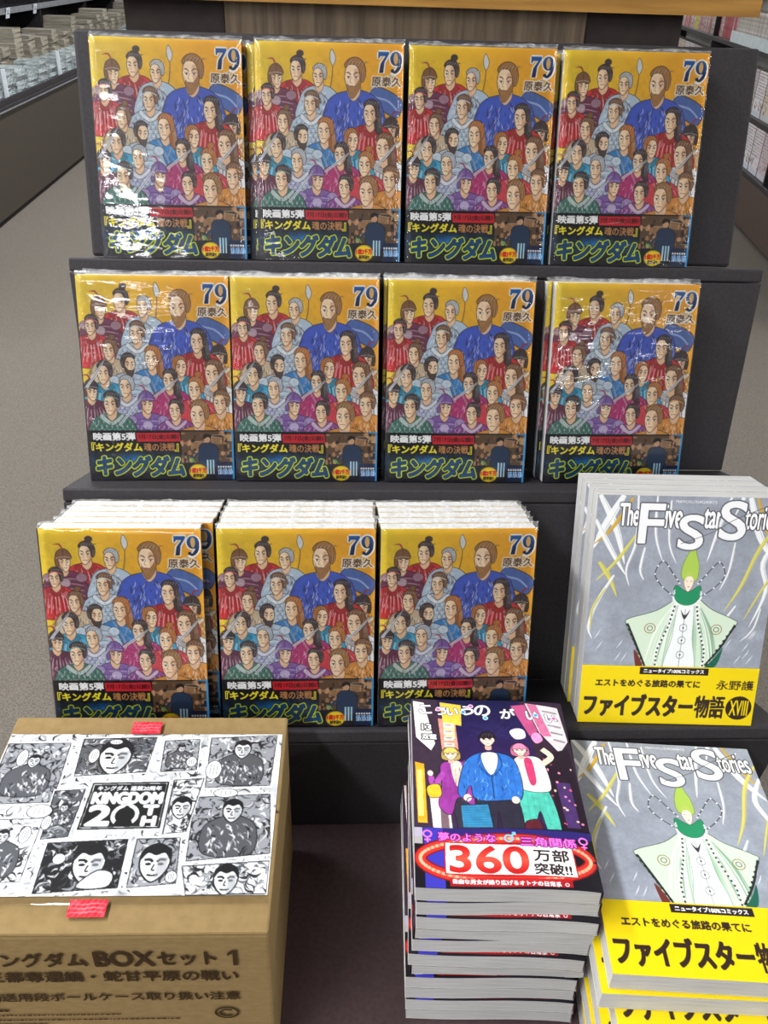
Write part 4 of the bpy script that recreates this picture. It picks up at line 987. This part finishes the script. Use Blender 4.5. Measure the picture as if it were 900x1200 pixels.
# ------------------------------------------------------------------ the cardboard box with a black-and-white printed sheet
def collage():
    W_, H_ = 214.0, 142.0
    cv = Canvas(W_, H_, 0.5, rgb(232, 234, 236)); rng = np.random.RandomState(17)
    BK, G1, G2, WT = rgb(26, 26, 30), rgb(96, 98, 104), rgb(168, 170, 176), rgb(244, 245, 246)
    def scribble(x, y, w_, h_, n, lo=.3, hi=1.4):
        for k in range(n):
            a = rng.uniform(0, 6.28); px, py = x+rng.uniform(0, w_), y+rng.uniform(0, h_); l = rng.uniform(3, 12)
            q = [(px, py), (px+l*.5*math.cos(a), py+l*.5*math.sin(a)), (px+l*math.cos(a+.6), py+l*math.sin(a+.6))]
            q = [(min(max(a_, x), x+w_), min(max(b_, y), y+h_)) for a_, b_ in q]
            cv.stroke(q, (.1, rng.uniform(lo, hi), .1), [BK, G1, WT, G2, BK][k % 5], .9)
    def head(x, y, s):      # an anonymous face in brush lines
        cv.blob([(x-.8*s, y-.6*s), (x-.75*s, y+.4*s), (x, y+1.15*s), (x+.75*s, y+.4*s), (x+.8*s, y-.6*s), (x, y-1.1*s)], WT, 1, BK, .08*s+.3)
        cv.blob([(x-.9*s, y-.2*s), (x-.8*s, y-1.0*s), (x, y-1.45*s), (x+.8*s, y-1.0*s), (x+.9*s, y-.2*s), (x+.5*s, y-.75*s), (x, y-.6*s), (x-.5*s, y-.75*s)], BK)
        for e in (-1, 1):
            cv.stroke([(x+e*.62*s, y-.3*s), (x+e*.3*s, y-.32*s), (x+e*.12*s, y-.16*s)], .16*s, BK); cv.ell(x+e*.36*s, y-.02*s, .18*s, .09*s, BK)
        cv.stroke([(x, y), (x-.1*s, y+.35*s), (x+.08*s, y+.38*s)], .07*s+.2, BK); cv.stroke([(x-.32*s, y+.68*s), (x, y+.72*s), (x+.32*s, y+.66*s)], .1*s+.2, BK)
        cv.poly([(x+.15*s, y-.5*s), (x+.75*s, y-.5*s), (x+.7*s, y+.4*s), (x+.15*s, y+1.0*s)], G2, .55)
    scribble(0, 0, W_, H_, 900, .5, 2.6)
    cv.noise(.25, 9, rng)
    panels = [([(1, 10), (49, 9), (51, 66), (2, 68)], G2, 'fig'), ([(58, 5), (115, 3), (113, 38), (60, 42)], G1, 'head'), ([(122, 7), (149, 5), (151, 36), (124, 38)], G2, 'fig'), ([(158, 4), (210, 1), (208, 51), (160, 53)], G2, 'figh'),
              ([(154, 62), (209, 59), (213, 110), (156, 116)], G2, 'figh'), ([(58, 101), (113, 98), (114, 136), (59, 140)], BK, 'two'), ([(119, 98), (149, 97), (152, 133), (120, 136)], G2, 'head'), ([(2, 82), (49, 80), (48, 131), (0, 133)], WT, 'fig'),
              ([(50, 56), (72, 54), (70, 96), (52, 98)], G1, 'figh'), ([(136, 46), (158, 44), (152, 92), (136, 94)], WT, 'head'), ([(154, 120), (213, 116), (213, 141), (160, 142)], WT, 'head')]
    for q, bg, kind in panels:
        qx = [p[0] for p in q]; qy = [p[1] for p in q]; cx, cy = sum(qx)/4, sum(qy)/4; w_, h_ = max(qx)-min(qx), max(qy)-min(qy)
        big = [(cx+(x-cx)*1.06+math.copysign(.6, x-cx), cy+(y-cy)*1.06+math.copysign(.6, y-cy)) for x, y in q]
        cv.poly(big, WT); cv.poly(q, bg)
        keep = cv.img.copy()
        scribble(min(qx)+1, min(qy)+1, w_-2, h_-2, int(w_*h_/11), .5, 2.8)
        if kind in ('fig', 'figh'):
            s = min(w_, h_)*.13
            cv.blob([(cx-.5*s, cy-1.2*s), (cx-2.6*s, cy+.2*s), (cx-2.2*s, cy+3.2*s), (cx+2.2*s, cy+3.2*s), (cx+2.4*s, cy), (cx+.5*s, cy-1.2*s)], G1, 1, BK, .7)
            for k in range(60):
                a, b = rng.uniform(-2.2, 2.2)*s, rng.uniform(-.3, 3)*s; l = rng.uniform(.3, 1.1)*s; t_ = rng.uniform(.4, 2.2)
                cv.stroke([(cx+a, cy+b), (cx+a+math.cos(t_)*l*.6, cy+b+math.sin(t_)*l*.5), (cx+a+math.cos(t_)*l*.7, cy+b+math.sin(t_)*l)], (.2, rng.uniform(.6, 2.0), .1), [BK, WT, G2, WT][k % 4], .9)
            head(cx, cy-1.6*s, s*(1.1 if kind == 'figh' else .8))
        if kind == 'head': head(cx, cy+h_*.06, min(w_, h_)*.36)
        if kind == 'two': head(cx+w_*.08, cy, h_*.3); cv.ell(cx-w_*.3, cy-h_*.12, 4, 4, WT); cv.blob([(cx, cy+h_*.4), (cx+w_*.2, cy+h_*.1), (cx+w_*.4, cy+h_*.16), (cx+w_*.36, cy+h_*.4)], WT, 1, BK, 1)
        # trim to the panel outline
        i0, i1, j0, j1 = 0, cv.nx, 0, cv.ny
        XX, YY = cv.X[None, :], cv.Y[:, None]; m = np.zeros((cv.ny, cv.nx), bool); n = 4
        for i in range(n):
            (xa, ya), (xb, yb) = q[i], q[(i+1) % n]
            if ya != yb: m ^= ((ya > YY) != (yb > YY)) & (XX < (xb-xa)*(YY-ya)/(yb-ya)+xa)
        cv.img = np.where(m[..., None], cv.img, keep)
        cv.stroke(list(q)+[q[0]], .8, BK, smooth=False)
    for x, y, rx, ry in ((16, 24, 4, 8), (44, 74, 9, 6), (164, 36, 6, 9), (176, 58, 9, 4), (70, 22, 4, 7), (52, 84, 3.5, 6), (146, 28, 4, 5), (40, 94, 4, 7), (148, 128, 4, 4.5), (84, 8, 5, 2.6)):
        cv.ell(x, y, rx, ry, WT); cv.ring(x, y, rx, ry, .5, BK)
        for k in range(3): cv.stroke([(x-rx*.4+k*rx*.4, y-ry*.55), (x-rx*.4+k*rx*.4, y+ry*.5)], .5, G1, .8)
    # black anniversary plate in the middle
    cv.poly([(74.6, 46.8), (134, 45.8), (134.6, 90.6), (73.4, 91.8)], WT); cv.poly([(76, 48.4), (132.6, 47.2), (133.2, 89), (74.8, 90.2)], rgb(20, 20, 22)); cv.stroke([(77.6, 50), (131, 48.8), (131.6, 87.4), (76.4, 88.6), (77.6, 50)], .5, WT, smooth=False)
    cv.text('キングダム 連載20周年', 81, 51.4, 47, 4.2, WT, .3)
    cv.text('KINGDOM', 79.4, 57.6, 50.4, 9.6, WT, 1.0)
    cv.text('2', 80, 69.4, 15, 16.6, WT, 1.4); cv.text('T', 118.6, 69.2, 10, 8, WT, 1.0); cv.text('H', 119.2, 79, 9.4, 7.6, WT, 1.0)
    cv.ring(106, 77.6, 8.6, 8.4, 3.0, WT); cv.blob([(100, 86.4), (103, 78), (105, 71), (107, 71), (109, 78), (112.6, 86.4)], rgb(20, 20, 22)); cv.ell(106, 71.6, 2, 2.4, rgb(20, 20, 22))
    return cv
BW, BD, BH = 0.2164, 0.1859, 0.1673
def shipping_box():
    t = tag(empty('shipping_box', (-0.2219, -0.2083, TZ+0.0002), (0, 0, -0.0124)), 'brown cardboard box under a black-and-white comic sheet, on the table', 'box')
    import bmesh
    def soft(name, x0, y0, z0, x1, y1, z1, bev, mat, par=t):
        a = MB(); a.box(x0, y0, z0, x1, y1, z1, bev); return a.build(name, mat, par, True)
    def flat_shade(o):
        return o
    a = MB(); a.box(0, 0, 0, BW, BD, BH-0.0045, 0.0022); a.build('body', M['card'], t)
    # two lid flaps meeting in the middle under the sheet, with a fold over the front edge
    a = MB(); a.box(-0.0006, -0.0008, BH-0.0042, BW+0.0006, BD*0.5-0.0006, BH, 0.0018); a.build('lid_flap', M['card'], t)
    a = MB(); a.box(-0.0006, BD*0.5+0.0006, BH-0.0042, BW+0.0006, BD+0.0008, BH, 0.0018); a.build('lid_flap', M['card'], t)
    sheet = link(bpy.data.objects.new('printed_sheet', painted_mesh('printed_sheet', [(collage(), lambda x, y: (0.0012+x*0.001*0.2126/0.214, 0.167-y*0.001, np.full_like(x, BH+0.0006)))], M['print_matte'])), t)
    # clear plastic sleeve over the sheet, its two long edges folded up slightly
    ny, nx = 30, 40; V, F = [], []; rng = np.random.RandomState(9)
    wv = smooth_noise(ny+1, nx+1, 7, rng)
    for j in range(ny+1):
        for i in range(nx+1):
            v = j/ny; e = max(0, abs(v-.5)*2-.95)/.05
            V.append((0.0004+(BW-0.0030)*i/nx, 0.0205-0.003+(0.150)*v, BH+0.0012+0.0003*wv[j, i]+0.0012*e))
    q = lambda i, j: j*(nx+1)+i
    F = [(q(i, j), q(i+1, j), q(i+1, j+1), q(i, j+1)) for j in range(ny) for i in range(nx)]
    mesh_obj('clear_sleeve', V, F, M['film_flat'], t, True)
    # red sealing tape, one strip at the back and one at the front of the sheet
    red = pattern_strip(24, 13, .4, rgb(204, 44, 58), [(220, 70, 84), (190, 30, 46)], np.random.RandomState(3), 26, .6, 2.4)
    for yy in (3.2, 6.2, 9.2): red.stroke([(1, yy), (9, yy+.6), (16, yy-.3), (23, yy+.4)], (.3, 1.1, .4), rgb(250, 150, 160), .7)
    for (x0, x1, yy) in ((0.0945, 0.1175, 0.1655), (0.0872, 0.1115, 0.0085)):
        o = link(bpy.data.objects.new('red_tape', painted_mesh('red_tape', [(red, lambda x, y, x0=x0, x1=x1, yy=yy: (x0+(x1-x0)*x/24, yy+0.0125-y*0.001*0.97, BH+0.0030+0.0002*np.sin(x*1.7+y)))], M['print'])), t)
        o['label'] = 'red sealing tape'
    # printed lines on the front face
    V, F = [], []
    def line(txt, x, z, w_, h_, thick=0.0):
        v, tr = glyph_tris(txt)
        for c_, (dx, dz) in enumerate([(0, 0)] if not thick else [(-thick, 0), (thick, 0), (0, thick), (0, -thick), (0, 0)]):
            o = len(V)
            V.extend([(x+dx+a*w_, -0.0012-0.00004*c_, BH-(z+dz+b*h_)) for a, b in v]); F.extend([tuple(int(i)+o for i in f) for f in tr])
    line('キングダム', 0.0290, 0.0205, 0.0690, 0.0150, 0.0006); line('BOX', 0.1035, 0.0195, 0.0380, 0.0160, 0.0008); line('セット', 0.1440, 0.0205, 0.0375, 0.0145, 0.0006)
    V += [(0.1925, -0.0012, BH-0.0188), (0.1955, -0.0012, BH-0.0188), (0.1955, -0.0012, BH-0.0358), (0.1923, -0.0012, BH-0.0358), (0.1890, -0.0012, BH-0.0222), (0.1890, -0.0012, BH-0.0250), (0.1923, -0.0012, BH-0.0228)]
    o = len(V)-7; F += [(o, o+3, o+2, o+1), (o, o+4, o+5, o+6)]
    line('王都奪還編・蛇甘平原の戦い', 0.0300, 0.0415, 0.1645, 0.0115, 0.0004)
    line('輸送用段ボールケース取り扱い注意', 0.0250, 0.0665, 0.1695, 0.0095, 0.0003)
    drng = np.random.RandomState(6)          # rows of print too small to read: short dashes
    for z, x1, h_ in ((0.086, 0.037, .003), (0.0925, 0.110, .0017), (0.0985, 0.150, .0017), (0.104, 0.058, .0034)):
        x = 0.009
        while x < x1:
            l = drng.uniform(.0012, .0036); o = len(V)
            V += [(x, -0.0012, BH-z), (x+l, -0.0012, BH-z), (x+l, -0.0012, BH-z-h_*drng.uniform(.5, 1)), (x, -0.0012, BH-z-h_*.8)]
            F.append((o, o+3, o+2, o+1)); x += l+drng.uniform(.0005, .0012)
    # recycling ring
    o = len(V); n = 40
    for k in range(n+1):
        a = 2*math.pi*k/n
        for r_ in (0.0085, 0.0068): V.append((0.1845+r_*math.cos(a), -0.0012, BH-0.0925+r_*0.85*math.sin(a)))
    F += [(o+2*k, o+2*k+1, o+2*k+3, o+2*k+2) for k in range(n)]
    o = len(V)
    for k in range(25):
        a = math.radians(40+280*k/24)
        for r_ in (0.0052, 0.0034): V.append((0.1845+r_*math.cos(a), -0.0012, BH-0.0925+r_*0.85*math.sin(a)))
    F += [(o+2*k, o+2*k+1, o+2*k+3, o+2*k+2) for k in range(24)]
    mesh_obj('printed_lettering', V, F, M['brown_ink'], t)
shipping_box()
#@@PART4
# ------------------------------------------------------------------ left aisle: low cabinet with piles of comics, shelf tower behind
def aisle_cabinet():
    o = empty('aisle_cabinet', (-2.0, 6.4, FLOOR_Z)); o.rotation_euler = (0, 0, 0.02)
    tag(o, 'long dark brown cabinet across the left aisle carrying piles of comics', 'cabinet')
    L0, L1 = -3.4, 5.9
    a = MB(); a.box(-1.0, L0, 0.03, 0.0, L1, 0.575, 0.004); a.build('cabinet_body', M['cabinet'], o)
    a = MB(); a.box(-0.97, L0+0.02, 0, -0.03, L1-0.02, 0.03); a.build('plinth', M['dark_shelf'], o)
    a = MB(); a.box(-1.0, L0, 0.585, 0.012, L1, 0.605, 0.003); a.build('cabinet_top', M['dark_shelf'], o)
    a = MB(); a.box(-0.012, L0, 0.5765, 0.016, L1, 0.5845, 0.002); a.build('metal_trim', M['metal'], o)
    a = MB(); a.box(-0.01, L0, 0.606, 0.004, L1, 0.640, 0.002); a.build('front_lip', M['dark_shelf'], o)
aisle_cabinet()
CT = FLOOR_Z+0.6055
def aisle_xy(lx, ly): return local(0.02, lx, ly)
pile_rng = np.random.RandomState(31)
def pile_book(name, w_, d_, t_, mat, cover):
    """a small far book: page block between two covers"""
    o = empty(name)
    a = MB(); a.box(-w_/2+.001, -d_/2+.001, t_*.1, w_/2-.001, d_/2-.002, t_*.9); a.build('page_block', mat, o)
    a = MB(); a.box(-w_/2, -d_/2, 0, w_/2, d_/2, t_*.09); a.box(-w_/2, -d_/2, t_*.91, w_/2, d_/2, t_); a.box(-w_/2, d_/2-.0015, t_*.09, w_/2, d_/2, t_*.91); a.build('cover', cover, o)
    return o
M['cover_mix'] = noise_mat('mixed_cover_paper', rgb(120, 104, 88), rgb(206, 204, 196), 3.0, 0.4, 0.4, detail=2, rnd=0.35)
protos = [pile_book('aisle_book', .24, .18, .03, M['pages_beige'], M['cover_mix']), pile_book('wrapped_book', .17, .21, .024, M['wrap_pale'], M['wrap_pale'])]
proto_used = [False, False]
def far_book(k, lx, ly, z, r, label, group):
    dx, dy = aisle_xy(lx, ly); loc = (-2.0+dx, 6.4+dy, z); rot = (0, 0, 0.02+r)
    if not proto_used[k]: o = protos[k]; proto_used[k] = True; o.location = loc; o.rotation_euler = rot
    else: o = dup(protos[k], loc, rot)
    tag(o, label, 'book', group)
y = -1.55; n = 0
while y < 5.6:      # front row: film-wrapped books in low piles
    for k in range(4+pile_rng.randint(3)):
        far_book(1, -0.14+pile_rng.uniform(-.012, .012), y+pile_rng.uniform(-.01, .01), CT+k*.0256, pile_rng.uniform(-.06, .06), 'pale film-wrapped book piled along the front edge of the left aisle cabinet', 'wrapped books on the aisle cabinet')
    y += .255; n += 1
y = -1.3
while y < 5.5:      # second row: taller piles of beige page edges
    for k in range(7+pile_rng.randint(4)):
        far_book(0, -0.44+pile_rng.uniform(-.01, .01), y+pile_rng.uniform(-.008, .008), CT+k*.0316, pile_rng.uniform(-.04, .04), 'beige-edged book in the tall second row of piles on the left aisle cabinet', 'beige books on the aisle cabinet')
    y += .34
def tower():
    o = empty('shelf_tower', (-2.68, 6.4, CT)); o.rotation_euler = (0, 0, 0.02)
    tag(o, 'dark shelf tower with price rails standing behind the left aisle piles', 'shelf')
    a = MB(); a.box(-0.32, -3.0, 0, -0.30, 5.8, 1.2); a.build('back_board', M['dark_shelf'], o)
    for z in (0.36, 0.72, 1.06):
        a = MB(); a.box(-0.30, -3.0, z, 0.0, 5.8, z+0.025, 0.002); a.build('shelf_board', M['dark_shelf'], o)
        a = MB(); a.box(0.0005, -3.0, z-0.012, 0.010, 5.8, z+0.034, 0.002); a.build('price_rail', M['metal'], o)
    for yy in (-3.0, -1.2, 0.6, 2.4, 4.2, 5.78):
        a = MB(); a.box(-0.2995, yy, 0, -0.002, yy+0.02, 1.2); a.build('upright', M['dark_shelf'], o)
tower()
def tower_xy(lx, ly): 
    dx, dy = local(0.02, lx, ly); return -2.68+dx, 6.4+dy
for k, (ly, z) in enumerate(((0.7, 0.352), (1.4, 0.352), (2.2, 0.352))):
    x_, y_ = tower_xy(0.0125, ly)
    o = empty('price_tag', (x_, y_, CT+z), (0, 0.25, 0.02))
    a = MB(); a.box(-0.001, -0.05, -0.035, 0.001, 0.05, 0.045, 0.0006); a.build('tag_card', M['tag'], o)
    a = MB(); a.box(0.0012, -0.032, -0.004, 0.0016, 0.034, 0.006); a.box(0.0012, -0.032, 0.016, 0.0016, 0.02, 0.022); a.build('printed_line', M['metal'], o)
    tag(o, ['nearest white price tag hanging on the dark tower rail at far left', 'middle white price tag on the dark tower rail at far left', 'farthest white price tag on the dark tower rail at far left'][k], 'price tag', 'price tags on the tower rail')
for k, ly in enumerate((-0.98, 0.3)):
    x_, y_ = aisle_xy(-0.025, ly)
    o = empty('acrylic_divider', (-2.0+x_, 6.4+y_, CT+0.0005)); o.rotation_euler = (0, 0, 0.02)
    a = MB(); a.box(-0.26, -0.003, 0, -0.012, 0.003, 0.17, 0.001); a.build('acrylic_panel', M['acrylic'], o)
    a = MB(); a.box(-0.0115, -0.006, 0.001, 0.012, 0.006, 0.18, 0.002); a.build('edge_strip', M['tag'], o)
    tag(o, ['nearer clear acrylic divider standing between wrapped piles on the aisle cabinet', 'farther clear acrylic divider standing between wrapped piles on the aisle cabinet'][k], 'divider')

# ------------------------------------------------------------------ right aisle: wall of shelves
SX, SY, SR = 2.469, 4.348, -math.atan2(0.156, 0.988)      # local y runs along the shelf front, local x into the shelf
def shelf_xy(lx, ly):
    dx, dy = local(SR, lx, ly); return SX+dx, SY+dy
def wall_shelf():
    o = empty('wall_shelf', (SX, SY, FLOOR_Z), (0, 0, SR)); tag(o, 'tall brown shelf unit along the right aisle filled with comics', 'shelf')
    L0, L1 = -1.2, 5.6
    a = MB(); a.box(0.0, L0, 0.02, 0.34, L1, 0.30, 0.004); a.build('base_drawers', M['cabinet_red'], o)
    a = MB(); a.box(0.02, L0, 0, 0.32, L1, 0.02); a.build('plinth', M['dark_shelf'], o)
    a = MB(); a.box(0.322, L0, 0.301, 0.34, L1, 1.95); a.build('back_board', M['wall'], o)
    for z in (0.302, 0.605, 0.965, 1.33, 1.70):
        a = MB(); a.box(0.0, L0, z, 0.321, L1, z+0.028, 0.002); a.build('shelf_board', M['dark_shelf'], o)
    for yy in (L0, 0.5, 2.75, L1-0.025):
        for z0, z1 in ((0.331, 0.604), (0.634, 0.964), (0.994, 1.329)):
            a = MB(); a.box(0.012, yy, z0, 0.320, yy+0.022, z1); a.build('upright', M['dark_shelf'], o)
wall_shelf()
def cover_print(name, seed, base, cols, rows_, w_, h_):
    rng = np.random.RandomState(seed); cv = Canvas(w_, h_, 4, base)
    for r_ in range(rows_):
        yy = 10+r_*h_*.6/rows_
        x_ = 8
        while x_ < w_-12:
            l = rng.uniform(6, 24); cv.rect(x_, yy, l, h_*.3/rows_, rgb(*cols[rng.randint(len(cols))]), .8); x_ += l+rng.uniform(3, 8)
    for k in range(16): cv.ell(rng.uniform(0, w_), rng.uniform(h_*.66, h_*.86), rng.uniform(4, 14), rng.uniform(4, 12), rgb(*cols[rng.randint(len(cols))]), .9)
    cv.rect(0, h_*.88, w_, h_*.1, rgb(196, 208, 216), .8); return cv
def face_out(name, w_, h_, t_, cv):
    o = empty(name)
    # front face looks along local -x; width runs along y
    link(bpy.data.objects.new('front_cover', painted_mesh('front_cover', [(cv, lambda x, y: (np.zeros_like(x), w_/2-x/cv.w*w_, h_-y/cv.h*h_))], M['print'])), o)
    a = MB(); a.box(0.0006, -w_/2+.0005, 0.0005, t_, w_/2-.0005, h_-.0005, .001); a.build('page_block', M['pages_beige'], o); return o
greys = [(120, 110, 118), (166, 150, 158), (96, 88, 100), (190, 176, 182), (140, 100, 104)]
warm = [(150, 96, 60), (96, 66, 48), (190, 140, 90), (210, 190, 170), (70, 56, 60)]
pal = [(rgb(226, 220, 226), greys), (rgb(232, 230, 236), greys+warm[:2]), (rgb(206, 190, 196), greys), (rgb(214, 204, 190), warm)]
fo = [face_out('boxed_comic_set', .21, .255, .07, cover_print('c', 40+k, pal[k][0], pal[k][1], 9, 210, 255)) for k in range(4)]
fo_used = set(); srng = np.random.RandomState(13)
def put_face(k, ly, z, label, group):
    x_, y_ = shelf_xy(0.03, ly); loc = (x_, y_, FLOOR_Z+z); rot = (0, 0, SR)
    if k not in fo_used: fo_used.add(k); o = fo[k]; o.location = loc; o.rotation_euler = rot
    else: o = dup(fo[k], loc, rot)
    tag(o, label, 'book', group)
def clear_of(yy, half):      # keep the uprights free
    for u in (0.5, 2.75):
        if u-half-.004 < yy < u+.022+half+.004: return False
    return True
for row, z in enumerate((0.3305, 0.6335)):
    yy = -0.7
    while yy < 5.2:
        if clear_of(yy, .105):
            put_face(srng.randint(4), yy, z, 'pale cover-out comic set standing on the %s shelf of the right aisle' % ('lowest' if row == 0 else 'second'), 'cover-out sets on the %s right shelf' % ('lowest' if row == 0 else 'second'))
        yy += .226
M['spine'] = noise_mat('comic_spine_paper', rgb(136, 70, 78), rgb(240, 220, 216), 14.0, 0.45, 0.4, (1, 1, 2.2), 3, 0, 0.001, .3, .7, rnd=.3)
M['spine_pale'] = noise_mat('pale_comic_spine_paper', rgb(128, 110, 96), rgb(240, 236, 232), 20.0, 0.45, 0.4, (1, 1, 2.2), 3, 0, 0.001, .3, .7, rnd=.2)
M['spine_red'] = noise_mat('red_comic_spine_paper', rgb(150, 40, 56), rgb(210, 110, 120), 10.0, 0.45, 0.4, (1, 1, 2.2), 3, 0, 0.001, .3, .7, rnd=.3)
M['spine_yellow'] = noise_mat('yellow_comic_spine_paper', rgb(190, 180, 40), rgb(230, 222, 90), 10.0, 0.45, 0.4, (1, 1, 2.2), 3)
def spine_book(name, mat):
    o = empty(name)
    a = MB(); a.box(0, -.0125, 0, .003, .0125, .2); a.box(.003, -.0125, 0, .14, -.0115, .2); a.box(.003, .0115, 0, .14, .0125, .2); a.build('cover', mat, o)
    a = MB(); a.box(.0035, -.011, .001, .138, .011, .199); a.build('page_block', M['pages_beige'], o); return o
sb = [spine_book('spine_out_comic', M[k]) for k in ('spine', 'spine_pale', 'spine_red', 'spine_yellow')]
sb_used = set()
yy = -0.6
SPN = ('dark pink', 'pale', 'red', 'yellow')
while yy < 5.2:
    if clear_of(yy, .0125):
        k = 3 if 3.6 < yy < 3.75 else (1 if yy < 2.15 else (2 if 2.2 < yy < 2.62 and srng.rand() < .7 else srng.randint(3)))
        x_, y_ = shelf_xy(0.045, yy); loc = (x_, y_, FLOOR_Z+0.9935); rot = (0, 0, SR)
        if k not in sb_used: sb_used.add(k); o = sb[k]; o.location = loc; o.rotation_euler = rot
        else: o = dup(sb[k], loc, rot)
        tag(o, '%s-spined comic standing spine out on the third shelf of the right aisle' % SPN[k], 'book', '%s spines on the third right shelf' % SPN[k])
    yy += .0272
for k, (a0, a1) in enumerate(((-0.8, 0.48), (0.56, 2.12))):
    x_, y_ = shelf_xy(0.004, a0)
    o = empty('label_strip', (x_, y_, FLOOR_Z+0.9935), (0, 0, SR))
    a = MB(); a.box(0, 0, 0, .004, a1-a0, .07, .001); a.build('strip_panel', M['strip'], o)
    a = MB(); a.box(.0045, 0, 0, .03, a1-a0, .003); a.build('strip_foot', M['strip'], o)
    tag(o, ['nearer pale blue label strip standing before spines on the third right shelf', 'farther pale blue label strip standing before spines on the third right shelf'][k], 'label strip')
for group in (protos, fo, sb, comics):       # any sample that found no place is removed
    for o in group:
        if 'label' not in o:
            for c in list(o.children): bpy.data.objects.remove(c)
            bpy.data.objects.remove(o)
